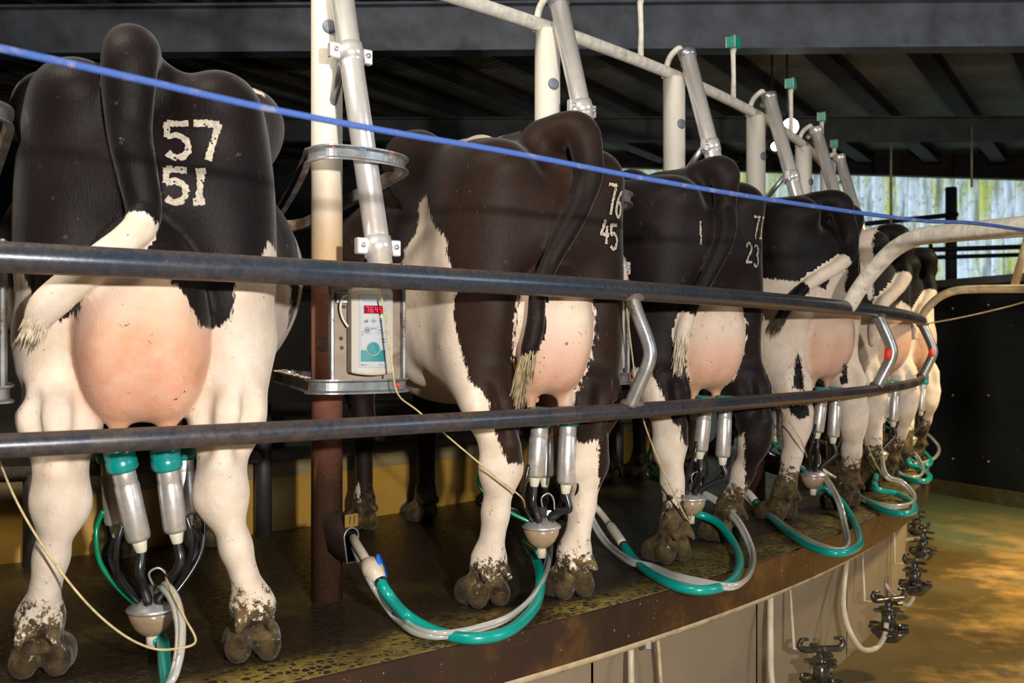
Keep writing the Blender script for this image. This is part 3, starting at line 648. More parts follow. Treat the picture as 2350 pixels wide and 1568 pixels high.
COWS = [
 dict(label='largest cow at the left, branded 57 over 51, seen squarely from behind', mat=0, pinx=0.150, pinz=1.315, belly=1.2, H=0.985,
   ulow=0.565, uhigh=0.93, uw=0.94, ux=-0.012, uy=-0.005, pink=1.0, thz=1.36, mudz=0.17,
   tail=[(-0.03,-0.02,1.375),(-0.033,-0.14,1.375),(-0.038,-0.205,1.30),(-0.036,-0.215,1.20),(-0.02,-0.215,1.108),(-0.008,-0.215,1.04),(-0.012,-0.22,0.995),(-0.048,-0.22,0.955),(-0.108,-0.22,0.90),(-0.188,-0.22,0.825),(-0.215,-0.22,0.785)],
   switch=(0.64,520,0.045,'hair_white'), tailr=[0.05,0.050,0.046,0.038,0.034,0.031,0.028,0.026,0.029,0.030,0.020], tailc=[(0.0,0.515,0.2),(0.515,9,-0.2)],
   hl=dict(hock=-0.178), hr=dict(hock=0.155),
   brand=[(digit(ch,x,z,ww,hh), 0.0155) for ch, x, z, ww, hh in (('5',0.034,1.149,0.056,0.088),('7',0.096,1.152,0.056,0.088),('5',0.032,1.052,0.052,0.076),('1',0.088,1.054,0.036,0.076))], gap=0.05,
   blobs=[('W',(0.0,1.75,0.6),(0.2,0.3,0.3)),('W',(0,2.35,0.85),(0.04,0.25,0.4))], mudblobs=[((-0.20,0.0,0.13),0.07,0.62),((0.24,-0.03,0.12),0.05,0.5)]),
 dict(label='seal brown cow branded 76 over 45, white flank patch, second from the left', mat=1, pinz=1.285, H=0.965, ulow=0.60, uhigh=0.86, ux=0.0, uw=0.84, uy=0.04, thz=1.37,
   tail=[(0.0,-0.02,1.345),(0.05,-0.13,1.355),(0.075,-0.205,1.29),(0.080,-0.215,1.22),(0.05,-0.22,1.14),(-0.005,-0.22,1.045),(-0.055,-0.22,0.955),(-0.095,-0.21,0.875),(-0.105,-0.21,0.79),(-0.115,-0.21,0.735),(-0.130,-0.21,0.67)],
   switch=(0.84,260,0.09,'hair_tan'), tailr=[0.046,0.043,0.038,0.033,0.028,0.025,0.021,0.019,0.021,0.020,0.008], uover=1, tailc=[(0.0,0.84,0.2),(0.84,9,-0.2)],
   hl=dict(hock=-0.16), hr=dict(hock=0.12), mudz=0.15,
   brand=[(digit(ch,x,z,ww,hh), 0.010) for ch, x, z, ww, hh in (('7',0.150,1.12,0.030,0.09),('6',0.186,1.115,0.028,0.082),('4',0.130,1.035,0.032,0.07),('5',0.166,1.02,0.032,0.075))], gap=0.2,
   blobs=[('W',(0.0,1.7,0.6),(0.15,0.3,0.25)),('W',(-0.01,0.36,1.42),(0.06,0.19,0.06))], mudblobs=[((-0.10,0,0.08),0.07,0.5),((0.16,0,0.1),0.06,0.55)]),
 dict(label='dark brown cow branded 71 over 23, third from the left with white lower legs', mat=2, pinz=1.295, H=0.975, ulow=0.585, uhigh=0.86, uy=0.05, uw=0.92, thz=1.37, mudz=0.24,
   tail=[(0.0,-0.02,1.36),(0.005,-0.12,1.365),(0.010,-0.20,1.31),(0.018,-0.21,1.24),(0.002,-0.215,1.17),(-0.033,-0.215,1.08),(-0.088,-0.215,0.976),(-0.14,-0.215,0.885),(-0.175,-0.21,0.795),(-0.185,-0.20,0.70)],
   switch=(0.75,220,0.08,'hair_white'), tailr=[0.046,0.043,0.038,0.032,0.028,0.024,0.021,0.020,0.022,0.010], uover=1, tailc=[(0.0,0.68,0.2),(0.68,9,-0.2)],
   hl=dict(hock=-0.19), hr=dict(hock=0.20),
   brand=[(digit(ch,x,z,ww,hh), 0.009) for ch, x, z, ww, hh in (('7',0.140,1.13,0.032,0.085),('1',0.178,1.13,0.030,0.085),('2',0.105,1.04,0.036,0.075),('3',0.148,1.03,0.032,0.08),('|',-0.11,1.09,0.02,0.09))], gap=0.4, blobs=[('W',(0.0,1.7,0.6),(0.15,0.3,0.25))]),
 dict(label='black cow with a white spine and all-white hindquarters below, fourth from the left', mat=3, H=0.99, ulow=0.60, uhigh=0.95, uy=0.04, thz=1.385, mudz=0.24, pink=0.75,
   tail=[(0.0,-0.02,1.375),(0.015,-0.12,1.375),(0.04,-0.20,1.32),(0.08,-0.215,1.237),(0.06,-0.22,1.154),(-0.03,-0.22,1.09),(-0.12,-0.21,1.045),(-0.22,-0.17,0.99),(-0.30,-0.12,0.92),(-0.335,-0.10,0.865)],
   switch=(0.80,220,0.07,'hair_dark'), tailr=[0.046,0.044,0.040,0.034,0.028,0.025,0.023,0.022,0.024,0.012], tailc=[(0.0,0.42,0.2),(0.42,0.68,-0.2),(0.68,9,0.2)],
   hl=dict(hock=-0.19), hr=dict(hock=0.19), brand=[(digit(ch,x,z,ww,hh), 0.009) for ch, x, z, ww, hh in (('|',0.165,1.19,0.02,0.09),('6',0.155,1.07,0.035,0.08))], gap=0.5, bright=False),
 dict(label='cream-hipped cow with a black rump and pale tail end, fifth from the left', mat=3, H=0.965, ulow=0.60, uhigh=0.95, uy=0.04, thz=1.36, mudz=0.26,
   tail=[(0.0,-0.02,1.34),(0.01,-0.12,1.345),(0.02,-0.20,1.28),(0.03,-0.215,1.16),(-0.03,-0.22,1.09),(-0.12,-0.21,1.02),(-0.21,-0.18,0.96),(-0.25,-0.17,0.86),(-0.26,-0.16,0.76)],
   tailr=[0.048,0.046,0.040,0.034,0.030,0.027,0.027,0.030,0.014], tailc=[(0.0,0.36,0.2),(0.36,9,-0.2)], hl=dict(hock=-0.19), hr=dict(hock=0.19)),
 dict(label='farthest cow, mostly hidden, with a narrow black rump beside the dark screen', mat=3, H=0.94, ulow=0.60, uhigh=0.95, uy=0.04, thz=1.33, mudz=0.28,
   tail=[(0.0,-0.02,1.31),(0.01,-0.12,1.315),(0.02,-0.20,1.25),(0.0,-0.215,1.14),(-0.05,-0.22,1.06),(-0.14,-0.21,0.98),(-0.20,-0.18,0.90),(-0.22,-0.17,0.80)],
   tailr=[0.048,0.046,0.040,0.034,0.030,0.027,0.027,0.014], tailc=[(0.0,0.36,0.2),(0.36,9,-0.2)], hl=dict(hock=-0.19), hr=dict(hock=0.19)),
]
for i, prm in enumerate(COWS):
    make_cow(i, (0.009, 0.0095, 0.011, 0.013, 0.015, 0.017)[i], prm)
# ------------------------------------------------------------------ setting: floor, walls, roof
def mk_floor():   # wet concrete, dirt and shadow darkening painted along the foot of the platform
    m, t, b = nt('wet_ochre_concrete'); v = coords(t, 'Object')
    n = noise(t, v, 1.1, 5, 0.6); n2 = noise(t, coords(t, 'Object', (1, 0.35, 1)), 2.2, 5, 0.6); f = noise(t, v, 55, 4, 0.7)
    c = ramp(t, n, [(0.30, (0.24, 0.155, 0.042)), (0.5, (0.42, 0.235, 0.060)), (0.72, (0.54, 0.36, 0.135))])
    c = mix(t, mrange(t, n2, 0.50, 0.66, 0, 0.7), c, (0.14, 0.115, 0.045))
    sx = node(t, 'ShaderNodeSeparateXYZ'); t.links.new(v, sx.inputs[0])
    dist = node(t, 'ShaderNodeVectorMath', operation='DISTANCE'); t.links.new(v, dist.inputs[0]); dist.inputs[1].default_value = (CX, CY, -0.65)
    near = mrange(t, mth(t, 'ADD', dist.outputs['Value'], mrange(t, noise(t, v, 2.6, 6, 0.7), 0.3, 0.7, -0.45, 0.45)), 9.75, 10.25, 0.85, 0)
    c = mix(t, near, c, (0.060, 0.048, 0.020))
    far = mrange(t, mth(t, 'ADD', sx.outputs['Y'], mrange(t, n2, 0.3, 0.7, -0.7, 0.7)), 6.4, 8.0)
    c = mix(t, far, c, (0.15, 0.185, 0.085))
    c = mix(t, mrange(t, f, 0.66, 0.72, 0, 0.5), c, (0.10, 0.07, 0.03))
    t.links.new(c, b.inputs['Base Color']); t.links.new(mrange(t, n, 0.35, 0.65, 0.22, 0.5), b.inputs['Roughness'])
    bump(t, b, mth(t, 'ADD', f, mth(t, 'MULTIPLY', n, 3)), 0.3, 0.006); return m
def structure(o): o['kind'] = 'structure'; return o
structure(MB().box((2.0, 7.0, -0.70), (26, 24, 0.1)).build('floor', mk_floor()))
dark_wall = simple('dark_shed_cladding', (0.03, 0.032, 0.034), 0.8, 0, 0.3, 3, 0.1)
structure(MB().box((-11.0, 7.0, 1.6), (0.15, 24, 4.6)).build('wall_left', dark_wall))
structure(MB().box((15.0, 7.0, 1.6), (0.15, 24, 4.6)).build('wall_right', dark_wall))
structure(MB().box((2.0, -5.0, 1.6), (26, 0.15, 4.6)).build('wall_front', dark_wall))
structure(MB().box((-5.5, 16.0, 1.6), (11, 0.15, 4.6)).build('wall_back', dark_wall))
def mk_roof():
    m, t, b = nt('roof_sheets'); v = coords(t, 'Object')
    w = node(t, 'ShaderNodeTexWave', wave_type='BANDS', bands_direction='DIAGONAL'); w.inputs['Scale'].default_value = 5.0; t.links.new(v, w.inputs[0])
    n = noise(t, v, 2.5, 5)
    c = ramp(t, n, [(0.3, (0.20, 0.19, 0.155)), (0.7, (0.38, 0.36, 0.30))]); c = mix(t, mrange(t, w.outputs[1], 0.3, 0.8, 0.0, 0.22), c, (0.07, 0.06, 0.05))
    t.links.new(c, b.inputs['Base Color']); P_(b, Roughness=0.75); bump(t, b, w.outputs[1], 0.5, 0.02); return m
structure(MB().box((2.0, 7.0, 3.80), (26, 24, 0.08)).build('ceiling', mk_roof()))
beam_m = simple('cold_blue_steel', (0.11, 0.125, 0.15), 0.55, 0.3, 0.4, 4, 0.1)
purlin_m = simple('rust_dark_purlin', (0.030, 0.022, 0.018), 0.8, 0, 0.5, 6, 0.1)
def beam(name, a, b, h, w, m):
    a, b = Vector(a), Vector(b); d = (b-a).normalized(); L = (b-a).length
    mt = d.to_track_quat('X', 'Z').to_matrix()
    mb = MB(); c = (a+b)/2
    f = 0.018
    for zz in (h/2-f/2, -h/2+f/2): mb.box(c+mt @ Vector((0, 0, zz)), (L, w, f), mt)
    mb.box(c, (L, 0.02, h-2*f), mt)
    o = mb.build(name, m); return structure(o)
beam('trim_1', (-8, 7.25, 3.10), (9.5, 6.95, 3.13), 0.36, 0.16, beam_m)
beam('trim_2', (-8, 11.2, 3.28), (14, 10.8, 3.24), 0.27, 0.14, simple('dusty_roof_steel', (0.075, 0.078, 0.075), 0.7, 0.2, 0.35, 4))
beam('trim_3', (-6, 14.8, 4.02), (14, 14.8, 3.42), 0.50, 0.14, purlin_m)
for k in range(15):
    x0 = -9.6+1.02*k
    beam('trim_%d' % (4+k), (x0-0.55*2.5, 8.86-0.84*2.5, 3.68), (x0+0.55*7.2, 8.86+0.84*7.2, 3.66), 0.15, 0.20, purlin_m)
# translucent sheeting, sky and foliage beyond painted into its colour, daylight behind it
def mk_sheet():
    m = bpy.data.materials.new('translucent_mottled_sheet'); m.use_nodes = True; t = m.node_tree; t.nodes.clear()
    out = node(t, 'ShaderNodeOutputMaterial'); v = coords(t, 'Object')
    n = noise(t, coords(t, 'Object', (1.0, 1, 0.35)), 3.2, 6, 0.7); n2 = noise(t, coords(t, 'Object', (1, 1, 0.12)), 7, 4, 0.6); n3 = noise(t, v, 9, 6, 0.8)
    c = mix(t, mrange(t, n, 0.44, 0.60), (0.80, 0.90, 1.0), (0.62, 0.68, 0.20))
    c = mix(t, mrange(t, n2, 0.50, 0.64, 0, 0.75), c, (0.16, 0.20, 0.17))
    c = mix(t, mrange(t, n3, 0.52, 0.66, 0, 0.7), c, (0.10, 0.13, 0.08))
    tr = node(t, 'ShaderNodeBsdfTranslucent'); t.links.new(c, tr.inputs[0])
    df = node(t, 'ShaderNodeBsdfDiffuse'); t.links.new(c, df.inputs[0]); mx = node(t, 'ShaderNodeMixShader', i_0=0.12)
    t.links.new(tr.outputs[0], mx.inputs[1]); t.links.new(df.outputs[0], mx.inputs[2]); t.links.new(mx.outputs[0], out.inputs[0]); return m
vs, fs = [], []; N = 560
for i in range(N+1):
    x = 0.0+15.0*i/N; y = 16.0+0.045*math.sin(2*math.pi*x/0.20)
    vs += [(x, y, -0.65), (x, y, 3.9)]
    if i: fs.append((2*i-2, 2*i, 2*i+1, 2*i-1))
structure(MB().add(vs, fs).build('wall_far', mk_sheet()))
structure(MB().box((7.5, 15.75, 0.45), (15.0, 0.2, 2.2)).build('trim_30', dark_wall))  # dark dado added to cover the bright sheeting seen low between the cows
frame_m = simple('dark_green_frame', (0.02, 0.026, 0.024), 0.7)
def bar(name, a, b, r, m=frame_m): return structure(MB().tube([a, b], r, 4).build(name, m))
bar('trim_20', (6.185,13.500,3.019), (6.185,13.500,1.362), 0.085)
bar('trim_21', (4.111,13.400,2.405), (6.231,13.400,2.624), 0.035)
bar('trim_22', (4.111,13.400,2.076), (8.070,13.400,2.198), 0.035)
bar('trim_23', (4.111,13.400,1.966), (8.070,13.400,2.088), 0.030)
bar('trim_24', (4.111,13.400,1.589), (8.070,13.400,1.674), 0.045)
bar('trim_25', (4.310,10.900,3.074), (4.310,10.900,2.008), 0.016, M['old_pipe'])
bar('trim_26', (5.227,10.900,3.272), (5.227,10.900,2.578), 0.014, M['old_pipe'])
bar('trim_27', (5.897,13.500,2.221), (5.897,13.500,1.362), 0.03)

# black screen at the exit with its kerb
def mk_screen():
    m, t, b = nt('black_rubber_screen'); v = coords(t, 'Object'); n = noise(t, v, 1.3, 4)
    c = ramp(t, n, [(0.35, (0.012, 0.013, 0.014)), (0.7, (0.034, 0.037, 0.036))]); s = noise(t, v, 26, 3)
    c = mix(t, mrange(t, s, 0.70, 0.76), c, (0.20, 0.19, 0.15)); t.links.new(c, b.inputs['Base Color']); P_(b, Roughness=0.42); bump(t, b, n, 0.3, 0.05); return m
ex = empty('exit_screen', (4.05, 9.43, -0.65)); tag(ex, 'tall black rubber screen standing on a low kerb beside the ochre floor', 'screen')
pA, pB = Vector((3.66, 10.37, 0)), Vector((6.0, 4.7, 0)); d = (pB-pA).normalized(); nrm = Vector((-d.y, d.x, 0)); L = (pB-pA).length
def wallbox(z0, z1, th, off=0): 
    mt = Matrix((d, nrm, Vector((0, 0, 1)))).transposed(); return MB().box((pA+pB)/2+nrm*off+Vector((0, 0, (z0+z1)/2)), (L, th, z1-z0), mt)
def child_world(mb, name, mat, parent):
    o = mb.build(name, mat, None); o.parent = parent; o.matrix_parent_inverse = parent.matrix_world.inverted() if False else Matrix.Translation(-parent.location) ; return o
child_world(wallbox(-0.56, 1.33, 0.04), 'panel', mk_screen(), ex)
child_world(wallbox(1.33, 1.40, 0.06), 'top_strip', simple('grey_screen_top', (0.12, 0.13, 0.14), 0.5, 0, 0.2, 3), ex)
child_world(wallbox(-0.65, -0.52, 0.16), 'kerb', simple('mossy_kerb', (0.11, 0.09, 0.035), 0.7, 0, 0.4, 8, 0.2), ex)
mb = MB()
for k in range(22):
    p = pA+d*(0.4*k+0.2)-nrm*0.03
    for zz in (1.12, 0.30, -0.30): mb.box((p.x, p.y, zz+0.02*math.sin(k*2.1)), (0.014, 0.014, 0.014))
o = child_world(mb, 'fixing_screws', M['crumb'], ex); o['kind'] = 'stuff'

# ------------------------------------------------------------------ rotary platform
def mk_deck():
    m, t, b = nt('wet_pebbled_deck'); v = coords(t, 'Object')
    n = noise(t, v, 1.8, 5, 0.65); pb = node(t, 'ShaderNodeTexVoronoi', feature='DISTANCE_TO_EDGE'); pb.inputs['Scale'].default_value = 52; t.links.new(v, pb.inputs[0])
    wv = node(t, 'ShaderNodeTexVoronoi'); wv.inputs['Scale'].default_value = 52; t.links.new(v, wv.inputs[0])
    f = noise(t, v, 40, 5, 0.75); r = attr(t, 'radius')
    out = mrange(t, mth(t, 'ADD', r, mrange(t, n, 0.3, 0.7, -0.10, 0.10)), 9.34, 9.47)
    out = mth(t, 'MULTIPLY', out, mrange(t, noise(t, v, 3.3, 4), 0.36, 0.56, 0.25, 1))
    c = ramp(t, f, [(0.3, (0.011, 0.008, 0.005)), (0.62, (0.034, 0.024, 0.014)), (0.8, (0.075, 0.055, 0.03))])
    c = mix(t, mrange(t, n, 0.52, 0.68, 0, 0.75), c, (0.10, 0.075, 0.022))
    sand = mix(t, mrange(t, f, 0.3, 0.7), (0.13, 0.095, 0.018), (0.30, 0.22, 0.055))
    peb = mrange(t, pb.outputs[0], 0.10, 0.16); pick = mrange(t, wv.outputs['Color'], 0.42, 0.46)
    sand = mix(t, mth(t, 'MULTIPLY', peb, pick), sand, (0.018, 0.017, 0.016))
    c = mix(t, out, c, sand)
    dots = noise(t, v, 120, 2); c = mix(t, mrange(t, dots, 0.72, 0.75), c, (0.40, 0.31, 0.18))
    t.links.new(c, b.inputs['Base Color']); t.links.new(mrange(t, f, 0.35, 0.7, 0.16, 0.5), b.inputs['Roughness'])
    bump(t, b, mth(t, 'ADD', mth(t, 'MULTIPLY', f, 1.4), mth(t, 'MULTIPLY', mth(t, 'MULTIPLY', peb, pick), 0.5)), 0.55, 0.008); return m
def mk_band():
    m, t, b = nt('rusty_edge_band'); v = coords(t, 'Object'); n = noise(t, v, 3.2, 6, 0.65); n2 = noise(t, coords(t, 'Object', (1, 1, 0.3)), 9, 5, 0.7); f = noise(t, v, 90, 4)
    c = ramp(t, n, [(0.34, (0.014, 0.010, 0.007)), (0.54, (0.034, 0.015, 0.009)), (0.70, (0.12, 0.058, 0.015))]); c = mix(t, mrange(t, n2, 0.5, 0.7, 0, 0.6), c, (0.026, 0.022, 0.010))
    c = mix(t, mrange(t, f, 0.70, 0.73), c, (0.5, 0.40, 0.22)); t.links.new(c, b.inputs['Base Color']); P_(b, Roughness=0.36, Metallic=0.1); bump(t, b, noise(t, v, 30, 5), 0.4, 0.006); return m
def arc_surf(rs_zs, th0, th1, n=160):
    """surface of revolution strip through (r, z) rows"""
    mb = MB(); vs = []; m = len(rs_zs)
    for i in range(n+1):
        th = th0+(th1-th0)*i/n
        for r, z in rs_zs: vs.append(PP(r, th, z))
    fs = [(i*m+j, (i+1)*m+j, (i+1)*m+j+1, i*m+j+1) for i in range(n) for j in range(m-1)]
    mb.add(vs, fs, True); return mb
TH0, TH1 = -78, 36
plat = empty('rotary_platform', (CX, CY, 0)); tag(plat, 'big dark wet pebbled round platform carrying all the cows', 'platform')
PO = (CX, CY, 0)
def pchild(mb, name, mat, parent=plat, shade=True):
    o = mb.build(name, mat, None, shade, PO); o.location = (0, 0, 0); o.parent = parent; return o
rr = [5.2, 6.5, 7.5]+[7.9+0.1*k for k in range(16)]+[9.45, 9.50, 9.545, 9.556]
o = pchild(arc_surf([(5.2, -0.1)]+[(r, 0.0) for r in rr]+[(9.557, -0.004)], TH0, TH1, 240), 'deck', mk_deck())
at = o.data.attributes.new('radius', 'FLOAT', 'POINT'); at.data.foreach_set('value', [math.hypot(v.co.x, v.co.y) for v in o.data.vertices])
pchild(arc_surf([(9.556, 0.0), (9.562, -0.004), (9.562, -0.125), (9.40, -0.125)], TH0, TH1, 240), 'edge_band', mk_band(), shade=False)
pchild(MB().tube([PP(9.50, TH0+(TH1-TH0)*i/220, -0.148) for i in range(221)], 0.022, 12), 'edge_pipe', M['old_pipe'])
skirt_m = simple('cream_skirt_board', (0.22, 0.17, 0.11), 0.55, 0, 0.10, 3, dirt=(0.13, 0.08, 0.04), dirt_amt=-0.05)
edges = [-70, -62.5, -55, -47.2, -41.4, -35.6, -29.8, -24, -18, -12, -6]
for a, b in zip(edges[:-1], edges[1:]):
    pchild(arc_surf([(9.415, -0.12), (9.43, -0.12), (9.43, -0.66), (9.415, -0.66)], a+0.03, b-0.03, 14), 'skirt_panel', skirt_m, shade=False)
pchild(arc_surf([(9.40, -0.12), (9.40, -0.66)], -70, -6, 90), 'skirt_backing', M['matte_black'])
# yellow inner kerb, uprights, breast rail
kerb_m = simple('amber_kerb_sheet', (0.43, 0.235, 0.035), 0.42, 0.1, 0.18, 2.5, dirt=(0.30, 0.22, 0.10), dirt_amt=0.1)
kb = empty('inner_kerb', (CX, CY, 0)); tag(kb, 'amber sheet kerb curving round the inside of the deck behind the cows', 'kerb')
pchild(arc_surf([(7.89, 0.0), (7.89, 0.27), (7.86, 0.30), (7.80, 0.30)], TH0, TH1, 200), 'sheet', kerb_m, kb)
pchild(arc_surf([(7.893, 0.215), (7.893, 0.27), (7.862, 0.302)], TH0, TH1, 200), 'upper_edge', simple('khaki_kerb_edge', (0.22, 0.165, 0.07), 0.6, 0, 0.25, 6), kb)
br = empty('breast_rail', (CX, CY, 0)); tag(br, 'crusted dark rail on stub posts along the amber kerb', 'rail')
pchild(MB().tube([PP(7.97, TH0+(TH1-TH0)*i/200, 0.315+0.004*math.sin(i*1.7)) for i in range(201)], 0.026, 12), 'tube', M['crust'], br)
for k in range(-2, 10):
    th = -55.2+5.9*k; pchild(MB().tube([PP(7.97, th, 0.0), PP(7.97, th, 0.52 if k % 2 else 0.31)], 0.032, 14), 'upright', M['dark_frame'], br)
mg = empty('feed_manger', (CX, CY, 0)); tag(mg, 'manger drum coloured shadow-black, added to darken the gaps beyond the amber kerb', 'manger')
pchild(arc_surf([(7.45, 0.02), (7.45, 0.40), (7.40, 0.44), (6.5, 0.42)], TH0, TH1, 120), 'front_sheet', simple('shade_black_manger', (0.020, 0.018, 0.016), 0.8), mg)  # near-black colour stands in for the shade in the gaps between cows
pchild(arc_surf([(6.40, 0.02), (6.38, 1.02), (6.3, 1.02)], TH0, TH1, 120), 'back_sheet', simple('shade_black_manger_back', (0.018, 0.016, 0.014), 0.85), mg)
for k in range(24):
    th = -70+4.2*k; pchild(MB().tube([PP(7.44, th, 0.1), PP(7.43, th, 0.43)], 0.012, 8), 'strap', M['dark_frame'], mg)

# ------------------------------------------------------------------ guard rail
gr = empty('guard_rail', RP(0, -46, 0)); tag(gr, 'curved dark steel guard rail of two tubes in front of the cows', 'railing')
inv = Matrix.Translation(-gr.location)
def gchild(mb, name, mat, parent=gr):
    o = mb.build(name, mat, None, True, tuple(gr.location)); o.location = (0, 0, 0); o.parent = parent; return o
gchild(MB().tube([RP(0, -66+42.2*i/120, 0.896) for i in range(121)], 0.0285, 24), 'upper_tube', M['rail'])
gchild(MB().tube([RP(0, -66+42.2*i/120, 0.558) for i in range(121)], 0.0227, 22), 'lower_tube', M['rail_low'])
for th, fl in ((-46.75, 0.62), (-34.6, 0.75), (-24.0, 0.8)):
    pts = spl([RP(0.005, th, 0.876), RP(0.030, th, 0.82), RP(0.058, th+0.05, 0.745), RP(0.060, th+0.05, 0.70), RP(0.030, th, 0.63), RP(0.005, th-0.05, 0.575)], 6)
    b_ = gchild(MB().tube(pts, 0.031, 16, flat=fl), 'bent_brace', M['galv'])
    if th > -40:
        MB().tube([Vector(RP(0.056, th-0.14, 0.735))-gr.location, Vector(RP(0.052, th-0.14, 0.69))-gr.location], 0.016, 8).build('paint_mark', M['paint_red'], b_)
    for zz in (0.874, 0.578):
        p = Vector(RP(0.006, th, zz))-gr.location
        MB().lathe([(0.028, -0.008), (0.036, 0.0), (0.031, 0.010), (0.024, 0.014)], 14, Matrix.Translation(p)).build('weld', M['crust'], b_)
# painted outriggers leaving the rail to the right
def pipe(name, label, pts, r, mat, cat='pipe', n=18, group=None):
    P = spl(pts, 8); o = MB().tube(P, r, n).build(name, mat, None, True, tuple(P[0])); tag(o, label, cat, group); return o
o = pipe('sweep_pipe', 'thick chalky white pipe bending up from the guard rail to the right edge', [(1.332,3.800,0.899), (1.360,3.740,0.976), (1.392,3.660,1.048), (1.424,3.560,1.107), (1.450,3.430,1.132), (1.479,3.270,1.127), (1.522,2.850,1.097), (1.568,2.000,1.033)], 0.0315, M['white_pipe'])
MB().tube([Vector((1.568, 2.0, 1.06))-o.location, Vector((1.568, 2.0, -0.65))-o.location], 0.036, 18).build('upright', M['white_pipe'], o)
o = pipe('exit_gate_pipe', 'thinner cream pipe arching from the rail end before the black screen', [(2.342,5.500,0.900), (2.374,5.480,0.967), (2.423,5.440,1.027), (2.482,5.380,1.060), (2.566,5.300,1.065), (2.724,5.100,1.055), (3.189,4.600,1.029)], 0.0225, M['old_pipe'])
MB().tube([Vector((3.189,4.600,1.029))-o.location, Vector((3.19, 4.6, -0.65))-o.location], 0.026, 14).build('upright', M['old_pipe'], o)
MB().tube([Vector((2.747,5.250,1.062))-o.location, Vector((2.809,5.250,1.286))-o.location, Vector((2.876,5.250,1.525))-o.location], 0.022, 12).build('prop', M['old_pipe'], o)
pipe('slack_cord', 'thin pale cord running from the rail end across the black screen', [(2.368,5.500,0.877), (2.516,5.400,0.909), (2.662,5.300,0.949), (2.777,5.200,0.988), (3.109,4.800,1.129)], 0.004, M['string'], 'cord', 6)
# blue rope
def mk_rope():
    m, t, b = nt('blue_braided_rope'); v = coords(t, 'Object'); w = node(t, 'ShaderNodeTexWave', wave_type='BANDS', bands_direction='DIAGONAL'); w.inputs['Scale'].default_value = 130; w.inputs['Distortion'].default_value = 2; t.links.new(v, w.inputs[0])
    c = mix(t, mrange(t, w.outputs[1], 0.75, 0.98, 0, 0.5), (0.003, 0.045, 0.24), (0.30, 0.36, 0.46)); c = mix(t, mrange(t, noise(t, v, 30, 4), 0.55, 0.7, 0, 0.5), c, (0.30, 0.26, 0.22))
    t.links.new(c, b.inputs['Base Color']); P_(b, Roughness=0.7, Specular_IOR_Level=0.2); bump(t, b, w.outputs[1], 0.4, 0.002); return m
rp = [(-1.875, 0.2, 1.18), (-1.087, 0.8, 1.125), (-0.618,1.158,1.094), (-0.497,1.250,1.085), (-0.355,1.360,1.074), (-0.185,1.480,1.066), (0.000,1.630,1.065), (0.270,1.830,1.054), (0.591,2.080,1.051), (1.009,2.400,1.055), (1.469,2.750,1.073), (3.1, 4.0, 1.05)]
pipe('blue_rope', 'blue and white braided rope stretched across in front of the cows', rp, 0.0050, mk_rope(), 'rope', 10)
# ------------------------------------------------------------------ stall posts, divider hoops, milk tubes, control boxes
def mk_post():
    m, t, b = nt('stained_stall_post'); v = coords(t, 'Object'); sx = node(t, 'ShaderNodeSeparateXYZ'); t.links.new(v, sx.inputs[0]); z = sx.outputs['Z']
    n = noise(t, v, 14, 5, 0.7); f = noise(t, v, 120, 3, 0.7); zz = mth(t, 'ADD', z, mrange(t, n, 0.3, 0.7, -0.04, 0.04))
    c = mix(t, mrange(t, zz, 1.02, 1.30), (0.62, 0.42, 0.22), (0.66, 0.62, 0.54))
    c = mix(t, mrange(t, zz, 0.86, 0.93, 1, 0), c, (0.40, 0.17, 0.13)); c = mix(t, mrange(t, zz, 0.56, 0.70, 1, 0), c, (0.16, 0.060, 0.042)); c = mix(t, mrange(t, zz, 0.36, 0.50, 1, 0), c, (0.050, 0.024, 0.014))
    c = mix(t, mrange(t, f, 0.62, 0.72, 0, 0.5), c, (0.28, 0.20, 0.13)); rs = noise(t, coords(t, 'Object', (1, 1, 0.15)), 22, 4, 0.6)
    c = mix(t, mth(t, 'MULTIPLY', mrange(t, rs, 0.60, 0.66), mrange(t, zz, 0.3, 0.55, 1, 0)), c, (0.24, 0.10, 0.035))
    t.links.new(c, b.inputs['Base Color']); t.links.new(mrange(t, zz, 0.3, 0.6, 0.3, 0.55), b.inputs['Roughness']); bump(t, b, f, 0.25, 0.003); return m
POST_M = mk_post()
def sweep(path, prof, closed=True):
    """closed (offset, z) profile swept along a mostly horizontal path"""
    mb = MB(); P = [Vector(p) for p in path]; m = len(P); n = len(prof); vs = []
    for i in range(m):
        a = P[(i-1) % m] if closed or i else P[i]; b = P[(i+1) % m] if closed or i < m-1 else P[i]
        t = (b-a).normalized(); o = Vector((t.y, -t.x, 0)).normalized()
        for q, z in prof: vs.append(P[i]+o*q+Vector((0, 0, z)))
    fs = [(i*n+k, ((i+1) % m)*n+k, ((i+1) % m)*n+(k+1) % n, i*n+(k+1) % n) for i in range(m if closed else m-1) for k in range(n)]
    return mb.add(vs, fs, False)
CHAN = [(-0.004, -0.017), (0.013, -0.019), (0.013, -0.015), (0.004, -0.010), (0.004, 0.010), (0.013, 0.015), (0.013, 0.019), (-0.004, 0.017)]
def ring_clamp(z, parent):
    d = (tube_at(1.95)-tube_at(0.98)).normalized(); p = tube_at(z); mt = aim(p, d)
    c = MB().lathe([(0.030, -0.024), (0.0375, -0.024), (0.0385, 0.0), (0.0375, 0.024), (0.030, 0.024)], 26, mt).build('clamp', M['stainless'], parent)
    for sx in (-1, 1):
        q = p+Vector((sx*0.050, 0.0, 0)); r = d.to_track_quat('Z', 'Y').to_matrix()
        MB().box(q, (0.032, 0.020, 0.042), None, 0.003).build('clamp_ear', M['stainless'], c)
        MB().lathe([(0.0075, 0), (0.0075, 0.005), (0.004, 0.008)], 6, aim(q+Vector((0, -0.010, 0.002)), (0, -1, 0))).build('bolt', M['bolt'], c)
